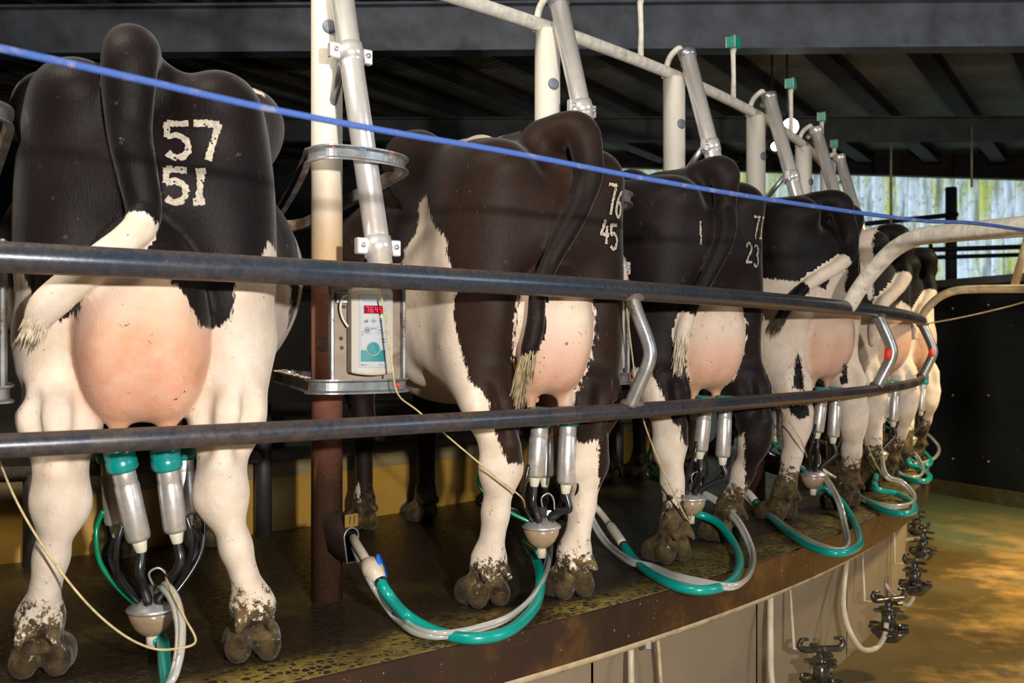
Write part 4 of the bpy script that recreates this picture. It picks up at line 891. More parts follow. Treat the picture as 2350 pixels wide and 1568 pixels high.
def control_unit(root, full):
    """back plate with rails and the cream milking control box"""
    piv = Matrix.Translation((XA, -0.29, 0)) @ Matrix.Rotation(math.radians(-15), 4, 'Z') @ Matrix.Translation((-XA, 0.29, 0))
    bp = MB().box((XA, -0.262, 0.80), (0.196, 0.006, 0.33)).build('back_plate', M['plate'], root)
    for sx in (-1, 1):
        MB().box((XA+sx*0.098, -0.272, 0.80), (0.010, 0.030, 0.33), None, 0.002).build('side_rail', M['channel'], bp)
    for z_, x_ in ((0.735, -0.068), (0.76, -0.070), (0.845, -0.062)): MB().lathe([(0.0055, 0), (0.004, 0.003), (0, 0.003)], 8, aim((XA+x_, -0.265, z_), (0, -1, 0))).build('rivet', M['crust'], bp)
    MB().box((XA-0.068, -0.270, 0.868), (0.036, 0.010, 0.030), None, 0.002).build('hinge', M['galv'], bp)
    MB().tube(spl([(XA+0.100, -0.28, 0.914), (XA+0.130, -0.285, 0.910), (XA+0.142, -0.285, 0.918), (XA+0.136, -0.285, 0.932)], 5), 0.004, 8).build('hook', M['dark_frame'], bp)
    box = empty('control_box'); box.parent = root; box.matrix_local = piv @ Matrix.Translation((XA, -0.268, 0.780)); bp.matrix_local = piv
    # case: pillow-fronted moulding
    w, hh = 0.056, 0.112
    prof = []
    for i in range(9):
        a = -1+2*i/8; prof.append((a*w, -0.052-0.012*(1-a*a)))
    poly = [(w, -0.008)]+[(x, y) for x, y in reversed(prof)]+[(-w, -0.008), (-w*0.9, 0.0), (w*0.9, 0.0)]
    poly = [(w*0.92, 0.0), (w, -0.008)]+[(x, y) for x, y in reversed(prof)]+[(-w, -0.008), (-w*0.92, 0.0)]
    mb = MB(); n = len(poly)
    rows = [(-hh+0.006, 0.90), (-hh+0.001, 0.97), (-hh+0.006, 1.0), (hh-0.010, 1.0), (hh-0.001, 0.94), (hh, 0.88)]
    vs = []
    for j, (z, s_) in enumerate(rows):
        for x, y in poly:
            arch = (1-(x/w)**2)*0.006; vs.append((x*s_, y*(s_ if y < -0.02 else 1), z+(arch if z > 0 else -arch)))
    fs = [(j*n+i, j*n+(i+1) % n, (j+1)*n+(i+1) % n, (j+1)*n+i) for j in range(len(rows)-1) for i in range(n)]
    fs += [tuple(reversed(range(n))), tuple((len(rows)-1)*n+i for i in range(n))]
    case = mb.add(vs, fs, False).build('case', M['case'], box)
    # label plate, gently curved with the case front
    def curve(x): return -0.052-0.012*(1-(x/w)**2)
    def plate(name, x0, x1, z0, z1, mat, lift=0.0012, parent=box, n=8):
        vs = []
        for i in range(n+1):
            x = x0+(x1-x0)*i/n; vs += [(x, curve(x)-lift, z0), (x, curve(x)-lift, z1)]
        fs = [(2*i, 2*i+2, 2*i+3, 2*i+1) for i in range(n)]
        return MB().add(vs, fs).build(name, mat, parent)
    lb = plate('label_sheet', -0.038, 0.038, -0.096, 0.094, M['label'])
    plate('teal_field', -0.0335, 0.0330, -0.081, -0.051, M['label_teal'], 0.0018)
    def disc(name, x, z, r, mat, lift, th=0.001, ry=None, n=28):
        vs = []; 
        for i in range(n):
            a = 2*math.pi*i/n; xx = x+r*math.cos(a); zz = z+(ry or r)*math.sin(a); vs.append((xx, curve(xx)-lift-th, zz))
        vs2 = [(a, b+th, c) for a, b, c in vs]
        fs = [tuple(range(n))]+[(i, (i+1) % n, n+(i+1) % n, n+i) for i in range(n)]
        return MB().add(vs+vs2, fs, False).build(name, mat, box)
    bt = disc('start_stop_button', -0.0005, -0.047, 0.0165, M['label_teal'], 0.003, 0.002); bt['label'] = 'round teal start and stop button'
    MB().tube([(-0.0005+0.0178*math.cos(a*math.pi/16), curve(0.018*math.cos(a*math.pi/16))-0.0022, -0.047+0.0178*math.sin(a*math.pi/16)) for a in range(32)], 0.0013, 6, closed=True).build('button_ring', M['case'], box)
    # thin printed frame lines
    fr = MB()
    def line(x0, z0, x1, z1, wd=0.0005, lift=0.0018, tgt=None):
        n = 6; vs = []; dx, dz = x1-x0, z1-z0; L = math.hypot(dx, dz); ox, oz = -dz/L*wd/2, dx/L*wd/2
        for i in range(n+1):
            x, z = x0+dx*i/n, z0+dz*i/n; vs += [(x-ox, curve(x)-lift, z-oz), (x+ox, curve(x)-lift, z+oz)]
        (tgt or fr).add(vs, [(2*i, 2*i+2, 2*i+3, 2*i+1) for i in range(n)], False)
    for a in ((-0.038, -0.096, 0.038, -0.096), (0.038, -0.096, 0.038, 0.094), (0.038, 0.094, -0.038, 0.094), (-0.038, 0.094, -0.038, -0.096)): line(*a)
    for a in ((-0.033, 0.060, -0.033, -0.046), (-0.033, -0.046, -0.019, -0.046), (0.019, -0.046, 0.033, -0.046), (0.033, -0.046, 0.033, 0.060), (-0.033, 0.060, -0.026, 0.060), (0.026, 0.060, 0.033, 0.060)): line(*a)
    fr.build('printed_frame', M['ink_soft'], box)
    dsp = plate('display', -0.0255, 0.0255, 0.045, 0.066, M['led_panel'], 0.0018); dsp['label'] = 'glowing red four-digit display'
    # seven segment digits 7645
    SEG = {'7': 'abc', '6': 'acdefg', '4': 'bcfg', '5': 'acdfg'}; seg = {'a': ((0,2),(1,2)), 'b': ((1,2),(1,1)), 'c': ((1,1),(1,0)), 'd': ((0,0),(1,0)), 'e': ((0,1),(0,0)), 'f': ((0,2),(0,1)), 'g': ((0,1),(1,1))}
    for q, ch in enumerate('7645'):
        mbd = MB()
        for s_ in SEG[ch]:
            (a, b), (c, d_) = seg[s_]; X = lambda u, v: -0.0205+q*0.0118+u*0.0062+v*0.0006; ZZ = lambda v: 0.0488+v*0.0067
            line(X(a, b), ZZ(b), X(c, d_), ZZ(d_), 0.0017, 0.0026, mbd)
        mbd.build('digit', M['led_digit'], dsp)
    for x, mt_, nm in ((-0.0195, 'led_red', 'red glowing indicator'), (0.0, 'case', 'unlit indicator'), (0.0195, 'led_yel', 'yellow-green glowing indicator')):
        l_ = disc('indicator', x, 0.037, 0.0026, M[mt_], 0.0022, 0.0012, None, 14); l_['label'] = nm
    if full:
        def T(name, s, x, z, size, mat, sh=0.0, xs=1.0, al='CENTER', off=0.0):
            mt = Matrix.Translation((x, curve(x)-0.0022, z)) @ Matrix.Rotation(math.pi/2, 4, 'X')
            return textmesh(name, s, size, M[mat], box, mt, al, sh, 0.0002, xs, off)
        T('maker_logo', 'GEA', 0.0205, 0.079, 0.0125, 'ink_soft', 0.3, 1.15)
        T('maker_line', 'Farm Technologies', -0.012, 0.0785, 0.0045, 'ink_soft')
        T('menu_text', 'MENU', 0.0, 0.0055, 0.0058, 'ink'); T('start_text', 'START', 0.0255, -0.0225, 0.0052, 'ink'); T('stop_text', 'STOP', 0.027, -0.0300, 0.0052, 'ink')
        T('side_text', 'MS', -0.029, -0.004, 0.0048, 'ink'); T('side_text', 'ESC', -0.0285, -0.0105, 0.0045, 'ink'); T('side_text', 'OK', 0.030, -0.004, 0.0048, 'ink_soft')
        T('footer_text', 'Metatron 21', -0.022, -0.0895, 0.0045, 'ink'); T('footer_text', 'milk', 0.018, -0.0895, 0.0045, 'label_teal'); T('footer_text', 'ing', 0.0265, -0.0895, 0.0045, 'ink_red')
    # button pill with two grey buttons, pictograms
    pill = MB(); 
    pts = [(0.0165+0.0085*math.cos(a), 0.0015+0.0085*math.sin(a)) for a in np.linspace(-math.pi/2, math.pi/2, 8)]+[(-0.0165+0.0085*math.cos(a), 0.0015+0.0085*math.sin(a)) for a in np.linspace(math.pi/2, 1.5*math.pi, 8)]
    pill.tube([(x, curve(x)-0.0018, z) for x, z in pts], 0.0004, 5, closed=True); pill.build('menu_outline', M['ink_soft'], box)
    gb = disc('hand_button', -0.0165, 0.0015, 0.0072, M['ink_soft'], 0.0024, 0.001); gb2 = disc('pulse_button', 0.0165, 0.0015, 0.0072, simple('pale_grey_button', (0.36, 0.42, 0.44), 0.4) if 'pale_grey_button' not in bpy.data.materials else bpy.data.materials['pale_grey_button'], 0.0024, 0.001)
    def hand(x, z, s_, par, lift):
        h_ = MB()
        pl_ = [(-1,-.5),(-.5,-.7),(.6,-.65),(1,-.35),(.95,0),(.5,.05),(.3,-.05),(.55,.35),(1.0,.6),(.9,.75),(.35,.7),(-.2,.35),(-.6,.3),(-1,.1)]
        vs = [(x+a*s_, curve(x+a*s_)-lift, z+b*s_) for a, b in pl_]; h_.add(vs, [tuple(range(len(vs)))], False); h_.build('hand_symbol', M['ink'], par)
    hand(-0.0195, 0.025, 0.0055, box, 0.0020); hand(-0.0165, 0.0015, 0.0042, box, 0.0040)
    ey = MB(); e1 = [(0.0062*math.cos(a), 0.0032*math.sin(a)) for a in np.linspace(0, 2*math.pi, 20)[:-1]]
    ey.tube([(x, curve(x)-0.0019, 0.0255+z) for x, z in e1], 0.00045, 5, closed=True); ey.add([(0.0017*math.cos(a), curve(0)-0.0024, 0.0255+0.0017*math.sin(a)) for a in np.linspace(0, 2*math.pi, 12)[:-1]], [tuple(range(11))], False); ey.build('eye_symbol', M['ink'], box)
    wv = MB()
    for zc in (0.027, 0.0235): wv.tube([(0.0195+x*0.001, curve(0.0195)-0.0019, zc+0.001*math.sin(x*2.2)) for x in np.linspace(-5, 5, 30)], 0.00035, 5)
    wv.build('pulse_symbol', M['ink_soft'], box)
    wv = MB()
    for zc in (0.003, 0.0): wv.tube([(0.0165+x*0.001, curve(0.0165)-0.0042, zc+0.001*math.sin(x*2.2)) for x in np.linspace(-4, 4, 30)], 0.00035, 5)
    wv.build('pulse_symbol', M['ink'], box)
    MB().tube(spl([(XA-0.058, -0.290, 0.872), (XA-0.070, -0.292, 0.868), (XA-0.078, -0.290, 0.845), (XA-0.072, -0.288, 0.815), (XA-0.057, -0.290, 0.79)], 6), 0.0035, 8).build('cable', M['milkline'], bp)
    return box
stall_names = {0: 'at the far left edge of the frame', 1: 'with number plate 11, left of the brown cow', 2: 'with number plate 10, rising behind the brown cow', 3: 'with the curved elbow behind the third cow',
               4: 'beside the second capped tube, fifth from the left edge', 5: 'near the bright flood lamp, sixth from the left edge', 6: 'farthest but one, mostly hidden by cows', 7: 'farthest visible one behind the last cow'}
boot_mat = simple('rusty_boot', (0.045, 0.026, 0.020), 0.5, 0.4, 0.3, 20, 0.2)
for k in range(0, 8):
    th = POST_TH[k]
    root = empty('stall_post', PP(R_POST, th, 0), math.radians(th+90)); tag(root, 'white painted stall post '+stall_names[k], 'post', 'stall posts')
    MB().lathe([(0.0, 0.0), (0.0455, 0.0), (0.0455, 1.850), (0.043, 1.860), (0.0, 1.866)], 36).build('pole', POST_M, root)
    MB().lathe([(0.021, -0.002), (0.021, 0.0), (0.019, 0.004), (0.010, 0.0065), (0.0, 0.007)], 22, aim((-0.0136, -0.0432, 1.66), (-0.30, -0.954, 0))).build('plug', M['ink_soft'], root)
    MB().lathe([(0.021, -0.002), (0.021, 0.0), (0.010, 0.0065), (0.0, 0.007)], 22, aim((-0.030, -0.0345, 0.745), (-0.62, -0.78, 0))).build('plug', M['plate'], root)
    # hose outlet boot
    cs = [(0.0, 0.034, 0.275, 0.165), (0.040, 0.038, 0.270, 0.150), (0.085, 0.030, 0.240, 0.135), (0.122, 0.0245, 0.226, 0.128)]
    vs = []; n = 14
    for x, w, zt, zb in cs:
        for i in range(n):
            if i < 10: an = math.pi*(i/9); vs.append((x, -w*math.cos(an), (zt-w)+w*math.sin(an)))
            else: u = (i-9)/5; vs.append((x, w*(1-2*u), zb))
    fs = [(j*n+i, j*n+(i+1) % n, (j+1)*n+(i+1) % n, (j+1)*n+i) for j in range(len(cs)-1) for i in range(n)]
    rot = Matrix.Rotation(math.radians(-84), 4, 'Z'); vs = [rot @ Vector(v) for v in vs]
    boot = MB().add(vs, fs).build('hose_outlet', boot_mat, root)
    MB().tube([vs[(len(cs)-1)*n+i] for i in range(n)], 0.0028, 8, closed=True).build('rim', M['channel'], boot)
    pc = rot @ Vector((0.122, 0.0, 0.246)); 
    if k in (1, 2):
        s_ = {1: '11', 2: '10'}[k]; pm = Matrix.Translation(pc) @ Matrix.Rotation(math.radians(-84), 4, 'Z') @ Matrix.Rotation(math.pi/2, 4, 'Z') @ Matrix.Rotation(math.pi/2, 4, 'X')
        npl = MB().prism([(-0.022, -0.017), (0.022, -0.017), (0.022, 0.019), (-0.022, 0.019)], -0.0015, 0.0015, pm).build('number_plate', M['brass_plate' if k == 1 else 'dirty_plate'], root)
        npl['label'] = 'small orange plate numbered '+s_
        textmesh('numerals', s_, 0.034, M['ink'], npl, pm @ Matrix.Translation((0, 0.001, 0.0018)), 'CENTER', 0.15, 0.0003, 0.85, 0.0004)
        for sx in (-1, 1): MB().lathe([(0.0022, 0), (0.001, 0.0015), (0, 0.0015)], 8, pm @ Matrix.Translation((sx*0.018, 0.008, 0.0016))).build('screw', M['bolt'], npl)
    # divider hoops of channel steel, upper one falling inward
    hp = sweep(loop_pts(1.235, 1.13), CHAN).build('divider_hoop', M['channel'], root)
    lp = sweep(loop_pts(0.635, 0.645), CHAN).build('divider_hoop', M['channel'], root)
    if k <= 2:
        P = loop_pts(1.235, 1.13); nP = len(P)
        for j, (mt_, nm) in enumerate((('paint_red', 'red'), ('paint_blue', 'blue'), ('paint_red', 'red'), ('paint_blue', 'blue'))):
            i0 = 8+j*5; mb_ = MB(); P2 = P[i0:i0+2]
            mb_.add([P2[0]+Vector((0, -0.0135, 0.009)), P2[1]+Vector((0, -0.0135, 0.009)), P2[1]+Vector((0, -0.0135, 0.0115)), P2[0]+Vector((0, -0.0135, 0.0125))], [(0,1,2,3)]); mb_.build('paint_fleck', M[mt_], hp)
        MB().box((0.028, -0.346, 0.637), (0.012, 0.006, 0.008), None, 0.001).build('paint_fleck', M['paint_red'], lp)
    cr = MB(); random.seed(11+k)
    for j in range(70):
        q = loop_pts(0.635, 0.645)[int(random.triangular(52, 79, 74)) % 80]; s_ = random.uniform(0.0015, 0.0035); cr.box((q.x+random.uniform(-0.008, 0.010), q.y+random.uniform(-0.01, 0.01), q.z+0.019+s_*0.4), (s_*2.4, s_*2, s_), Matrix.Rotation(random.random()*3, 3, 'Z'))
    tag(cr.build('feed_crumbs', M['crumb'], lp), kind='stuff')
    # steel milk tube on the post with its clamps, strut, cap and elbow
    tb = MB().tube([tube_at(0.95), tube_at(1.94)], 0.0325, 28).build('milk_tube', M['stainless'], root)
    MB().tube([tube_at(0.925), tube_at(0.955)], 0.026, 20).build('lower_spigot', M['milkline'], tb)
    capm = aim(tube_at(1.935), tube_at(1.95)-tube_at(1.5))
    MB().lathe([(0.034, -0.012), (0.037, -0.010), (0.037, 0.016), (0.031, 0.020), (0.0, 0.022)], 24, capm).build('cap', M['galv'] if k < 5 else M['stainless'], tb)
    ring_clamp(1.545, tb); ring_clamp(1.0, tb)
    MB().tube([tube_at(1.56)+Vector((0, 0.02, 0)), Vector((0.0, -0.035, 1.44))], 0.012, 12).build('strut', M['galv'], root)
    MB().tube(spl([(-0.03, 0.03, 1.855), (-0.04, 0.0, 1.93), (-0.035, -0.04, 1.965), tube_at(1.93)+Vector((0.0, 0.03, 0.03)), tube_at(1.93)+Vector((0.045, 0.02, 0.02)), (0.05, -0.01, 1.92)], 6), 0.0125, 12).build('elbow', M['white_pipe'], root)
    if k < 4: control_unit(root, k <= 2)
# ring pipe linking the post tops, and the spray rods standing on it
rg = empty('ring_pipe', (CX, CY, 0)); tag(rg, 'chalky white ring pipe joining the tops of all the stall posts', 'pipe')
pchild(MB().tube([PP(R_POST-0.002, -66+(70)*i/160, 1.872) for i in range(161)], 0.0235, 16), 'tube', M['white_pipe'], rg)
for i in range(5):
    a = -56.6+5.4*(i+1)
for k in range(2, 7):
    th = POST_TH[k]+3.55; root = empty('spray_rod', PP(R_POST, th, 1.893), math.radians(th+90))
    tag(root, 'pale rod with a green spray head, %s on the ring pipe' % ('cropped by the frame top' if k == 2 else ['', '', '', 'tallest and nearest complete one', 'second complete one', 'third complete one', 'lowest and farthest one'][k]), 'spray rod', 'spray rods on the ring pipe')
    MB().tube([(0, 0, -0.005), (0.004, 0, 0.10), (-0.003, 0, 0.20), (0.002, 0, 0.235)], [0.013, 0.011, 0.012, 0.018], 10, flat=0.8).build('rod', M['white_pipe'], root)
    hd = MB().add([(-0.030, -0.022, 0.225), (0.024, -0.022, 0.225), (0.038, -0.022, 0.255), (0.012, -0.022, 0.278), (-0.030, -0.022, 0.275), (-0.030, 0.022, 0.225), (0.024, 0.022, 0.225), (0.038, 0.022, 0.255), (0.012, 0.022, 0.278), (-0.030, 0.022, 0.275)],
        [(0,1,2,3,4), (9,8,7,6,5), (0,5,6,1), (1,6,7,2), (2,7,8,3), (3,8,9,4), (4,9,5,0)], False).build('spray_head', M['green_cap'], root)
    MB().tube([(-0.031, -0.022, 0.225), (-0.031, 0.022, 0.225), (-0.031, 0.022, 0.275), (-0.031, -0.022, 0.275)], 0.0035, 6, closed=True).build('head_rim', M['white_pipe'], hd)

# ------------------------------------------------------------------ milking clusters
def cluster(ci, loc_world, label, teats, claw, hose=None, tubes=None, conn=None, clip=False, bottom=None):
    C = COATS[ci]; rz = math.atan2(-C['hd'][0], C['hd'][1]); org = Vector((C['o'][0], C['o'][1], 0.0))
    root = empty('milking_cluster', org, rz); tag(root, label, 'milking cluster', 'milking clusters')
    cx, cy, cz = claw; inv = Matrix.Rotation(-rz, 3, 'Z'); L = lambda p: inv @ (Vector(p)-org)
    fw = Matrix.Rotation(rz, 3, 'Z')
    def rest(P, r_):     # hoses lie on the deck, and may sag only once past its edge
        for v in P:
            w = fw @ v+org
            if math.hypot(w.x-CX, w.y-CY) < 9.565+r_ and w.z < r_+0.002: v.z = r_+0.002
        return P
    low = MB().lathe([(0.0, -0.066), (0.012, -0.064), (0.026, -0.056), (0.040, -0.042), (0.050, -0.022), (0.054, 0.0)], 28, Matrix.Translation(claw)).build('claw_bowl', M['bowl'], root)
    MB().lathe([(0.056, -0.004), (0.058, 0.0), (0.056, 0.005), (0.040, 0.016), (0.022, 0.026), (0.0, 0.028)], 28, Matrix.Translation(claw)).build('claw_lid', M['cup_steel'], root)
    MB().box((cx, cy, cz+0.04), (0.030, 0.026, 0.034), None, 0.004).build('valve_block', M['dark_frame'], root)
    MB().tube(spl([(cx+0.005, cy, cz+0.05), (cx-0.006, cy-0.012, cz+0.085), (cx+0.014, cy-0.016, cz+0.098), (cx+0.032, cy-0.014, cz+0.08), (cx+0.038, cy-0.01, cz+0.045)], 5), 0.0028, 8).build('hanger_clip', M['cup_steel'], root)
    MB().lathe([(0.013, -0.09), (0.014, -0.055), (0.010, -0.05)], 14, Matrix.Translation(claw)).build('outlet', M['milkline'], root)
    for j, (tx, ty, tz, bx, by, bz) in enumerate(teats):
        a, b = Vector((tx, ty, tz)), Vector((bx, by, bz)); d = (b-a).normalized(); Ls = (b-a).length; mt = aim(a, d)
        cup = MB().lathe([(0.0225, 0.030), (0.0250, 0.036), (0.0250, 0.062), (0.0242, 0.066), (0.0265, 0.070), (0.0270, Ls-0.012), (0.0255, Ls-0.003), (0.019, Ls)], 28, mt).build('teat_cup', M['cup_steel'], root)
        MB().lathe([(0.012, -0.016), (0.029, -0.016), (0.0325, -0.011), (0.0325, 0.004), (0.0305, 0.008), (0.0335, 0.012), (0.0335, 0.030), (0.030, 0.036), (0.024, 0.036)], 28, mt).build('liner_head', M['teal'], cup)
        MB().lathe([(0.0145, Ls-0.002), (0.0165, Ls+0.004), (0.0125, Ls+0.026), (0.010, Ls+0.030)], 16, mt).build('nozzle', M['cream_plastic'], cup)
        s0 = a+d*(Ls+0.026); ang = math.atan2(by-cy, bx-cx); e = Vector((cx+0.030*math.cos(ang), cy+0.030*math.sin(ang), cz+0.018))
        out = Vector((math.cos(ang), math.sin(ang), 0))*(0.012 if j < 2 else 0.035)
        MB().tube(spl([s0, s0+Vector((0, 0, -0.045))+out, (s0+e)/2+out*1.3+Vector((0, 0, -0.010)), e+Vector((0, 0, 0.018))+out*0.5, e], 7), 0.0105, 12).build('short_milk_tube', M['rubber'], root)
        side = Vector((1 if tx < cx else -1, 0, 0)).cross(d); sp = a+d*(Ls*0.80)+Vector((-0.026 if tx < 0 else 0.026, -0.006, 0))
        e2 = Vector((cx+0.012*math.cos(ang), cy+0.012*math.sin(ang), cz+0.03)); o2 = Vector((-0.05 if tx < 0 else 0.05, 0, 0))*(1.0 if j >= 2 else 0.75)
        MB().tube(spl([sp, sp+Vector((0, 0, -0.05))+o2*0.3, (sp+e2)/2+o2+Vector((0, 0, -0.03)), e2+o2*0.6+Vector((0, 0, -0.012)), e2], 7), 0.0062, 10).build('short_pulse_tube', M['rubber'] if j % 2 else M['green_line'] if j == 2 else M['rubber'], root)
    if hose:
        P = rest(spl([Vector((cx, cy, cz-0.075))]+[L(p) for p in hose], 8), 0.015); MB().tube(P, 0.0150, 16).build('milk_hose', M['hose'], root)
    if conn:
        P = spl([L(p) for p in conn], 8); n = len(P); MB().tube(P, [0.0125]*n, 16).build('hose_connector', M['milkline'], root)
        c0, c1 = P[int(n*0.42)], P[int(n*0.02)]
        sn = MB().tube([c1, c1.lerp(c0, 0.15), c1.lerp(c0, 0.5), c1.lerp(c0, 0.85), c0], [0.013, 0.020 if clip else 0.017, 0.029 if clip else 0.0175, 0.026 if clip else 0.017, 0.013], 16).build('flow_sensor', M['milkline'], root)
        if clip:
            dd = (c0-c1); mid = c1.lerp(c0, 0.5)
            MB().lathe([(0.0, -0.003), (0.028, -0.003), (0.030, 0.0), (0.028, 0.003), (0.0, 0.003)], 20, Matrix.Translation(mid+inv @ Vector((0.020, 0.008, 0.012))) @ (inv @ Vector((0.9, -0.1, 0.35))).to_track_quat('Z', 'Y').to_matrix().to_4x4() @ Matrix.Diagonal((0.75, 1.15, 1, 1))).build('blue_clip', M['blue_clip'], sn)
        h0 = P[0]; MB().tube([h0, h0+(P[0]-P[3]).normalized()*0.008], 0.0172, 14).build('hose_tie', M['rubber'], root)
    if tubes:
        for off in (0.0, 0.011):
            P = spl([Vector((cx+0.01+off, cy-0.01, cz+0.04))]+[L(p)+Vector((off*0.7, -off*0.5, off*0.9)) for p in tubes], 8); rest(P, 0.008+off)
            MB().tube(P, 0.0078, 12).build('pulse_tube', M['clear'], root)
    return root
T1 = [(-0.058,-0.108,0.500, -0.020,-0.075,0.305), (0.036,-0.108,0.500, 0.058,-0.075,0.320), (-0.088,0.085,0.500, -0.075,0.085,0.315), (0.072,0.085,0.500, 0.082,0.085,0.33)]
cluster(0, None, 'nearest milking cluster with four teal-topped steel cups under the cow branded 57 over 51', T1, (0.005, 0.02, 0.125),
    [(-0.819,2.243,0.050), (-0.767,2.117,0.040), (-0.698,1.932,0.030), (-0.684,1.781,0.020), (-0.811,1.741,0.020), (-1.051,1.746,0.050), (-1.28, 2.12, 0.14)],
    [(-0.792,2.170,0.190), (-0.749,2.120,0.169), (-0.713,2.050,0.127), (-0.696,1.980,0.076), (-0.714,1.950,0.032), (-0.820,1.950,-0.038), (-1.068,2.000,-0.067), (-1.26, 2.10, 0.14)])
T2 = [(-0.045,-0.10,0.550, -0.050,-0.075,0.370), (0.045,-0.10,0.550, 0.045,-0.085,0.345), (-0.10,0.10,0.530, -0.11,0.10,0.345), (0.075,0.10,0.530, 0.075,0.10,0.34)]
cluster(1, None, 'milking cluster whose teal hose loops to plate 11, under the brown cow', T2, (0.0, -0.02, 0.215),
    [(0.043,3.036,0.120), (0.075,2.891,0.090), (0.080,2.720,0.060), (0.055,2.561,0.035), (-0.011,2.414,0.020), (-0.097,2.363,0.018), (-0.193,2.421,0.018), (-0.275,2.493,0.040), (-0.313,2.440,0.103), (-0.339,2.470,0.133)],
    [(0.087,3.183,0.170), (0.112,3.071,0.120), (0.101,2.877,0.080), (0.060,2.662,0.050), (-0.011,2.496,0.030), (-0.094,2.429,0.018), (-0.178,2.377,0.018), (-0.247,2.414,0.018), (-0.318,2.547,0.025), (-0.356,2.470,0.116), (-0.410,2.580,0.159), (-0.439,2.660,0.180)],
    [(-0.339,2.470,0.133), (-0.360,2.500,0.152), (-0.381,2.540,0.165), (-0.402,2.580,0.180), (-0.428,2.640,0.194), (-0.451,2.720,0.196)], True)
cluster(2, None, 'milking cluster whose teal hose loops to plate 10, under the third cow', T2, (-0.03, 0.0, 0.19),
    [(0.620,3.541,0.120), (0.699,3.618,0.110), (0.772,3.575,0.080), (0.794,3.407,0.030), (0.748,3.152,0.018), (0.665,2.928,0.018), (0.574,2.838,0.018), (0.497,2.879,0.018), (0.438,3.059,0.018), (0.412,3.241,0.020), (0.392,3.356,0.045)],
    [(0.688,3.689,0.190), (0.773,3.656,0.150), (0.830,3.547,0.090), (0.832,3.345,0.020), (0.742,3.018,0.018), (0.657,2.864,0.018), (0.575,2.906,0.018), (0.498,3.001,0.018), (0.447,3.120,0.018), (0.387,3.216,0.018), (0.341,3.494,0.020), (0.294,3.592,0.090), (0.280,3.525,0.150)],
    [(0.392,3.356,0.045), (0.373,3.465,0.070), (0.348,3.563,0.100), (0.321,3.616,0.130), (0.286,3.550,0.170)])
cluster(3, None, 'milking cluster with a teal hose loop reaching the deck edge, under the fourth cow', T2, (-0.01, -0.02, 0.175),
    [(1.388,4.330,0.110), (1.459,4.309,0.070), (1.435,4.048,0.018), (1.306,3.601,0.018), (1.215,3.413,0.018), (1.128,3.354,0.018), (1.079,3.465,0.018), (1.076,3.756,0.018), (1.097,4.089,0.020), (1.091,4.287,0.050)],
    [(1.400,4.483,0.190), (1.383,4.225,0.150), (1.358,4.000,0.090), (1.342,3.886,0.020), (1.222,3.504,0.018), (1.148,3.369,0.018), (1.103,3.443,0.018), (1.080,3.626,0.018), (1.090,3.996,0.018), (1.088,4.314,0.030), (1.024,4.372,0.100)],
    [(1.091,4.287,0.050), (1.073,4.347,0.080), (1.040,4.358,0.110), (0.983,4.268,0.150)])
cluster(4, None, 'milking cluster with a short flat hose loop, under the fifth cow', T2, (0.0, -0.02, 0.17),
    [(1.738,4.580,0.070), (1.867,4.667,0.030), (1.871,4.488,0.018), (1.781,4.245,0.018), (1.690,4.155,0.018), (1.648,4.292,0.018), (1.680,4.621,0.018), (1.680,4.738,0.030)],
    [(1.805,4.644,0.120), (1.926,4.761,0.070), (1.953,4.676,0.018), (1.835,4.412,0.018), (1.726,4.315,0.018), (1.666,4.363,0.018), (1.651,4.540,0.018)], [(1.680,4.738,0.030), (1.634,4.761,0.070), (1.591,4.796,0.100), (1.529,4.772,0.140)])
cluster(5, None, 'farthest milking cluster, its hoses looping beyond the last cow', T2, (0.0, -0.02, 0.17),
    [(2.354,5.691,0.060), (2.441,5.743,0.020), (2.360,5.420,0.018), (2.247,5.204,0.018), (2.183,5.221,0.018), (2.200,5.420,0.018), (2.251,5.725,0.030)],
    [(2.466,6.009,0.110), (2.515,5.968,0.060), (2.436,5.696,0.018), (2.267,5.346,0.018), (2.184,5.310,0.018), (2.222,5.555,0.018)], [(2.251,5.725,0.030), (2.216,5.735,0.060), (2.147,5.657,0.100)])
hl_ = empty('coiled_hose', (2.864,6.812,0.120)); tag(hl_, 'teal hose and pale tube looping out beyond the last cow at the platform edge', 'hose')
o0 = Vector(hl_.location)
MB().tube(spl([Vector(p)-o0 for p in ((2.838,6.861,0.100), (2.784,6.551,0.060), (2.712,6.216,0.018), (2.561,5.911,0.018), (2.543,6.048,0.018), (2.609,6.342,0.018))], 8), 0.015, 14).build('milk_hose', M['hose'], hl_)
MB().tube(spl([Vector(p)-o0 for p in ((2.966,7.132,0.140), (3.117,7.219,0.100), (3.040,6.838,0.040), (2.828,6.393,0.018), (2.603,6.048,0.018), (2.491,5.956,0.018))], 8), 0.012, 14).build('pulse_tube', M['clear'], hl_)
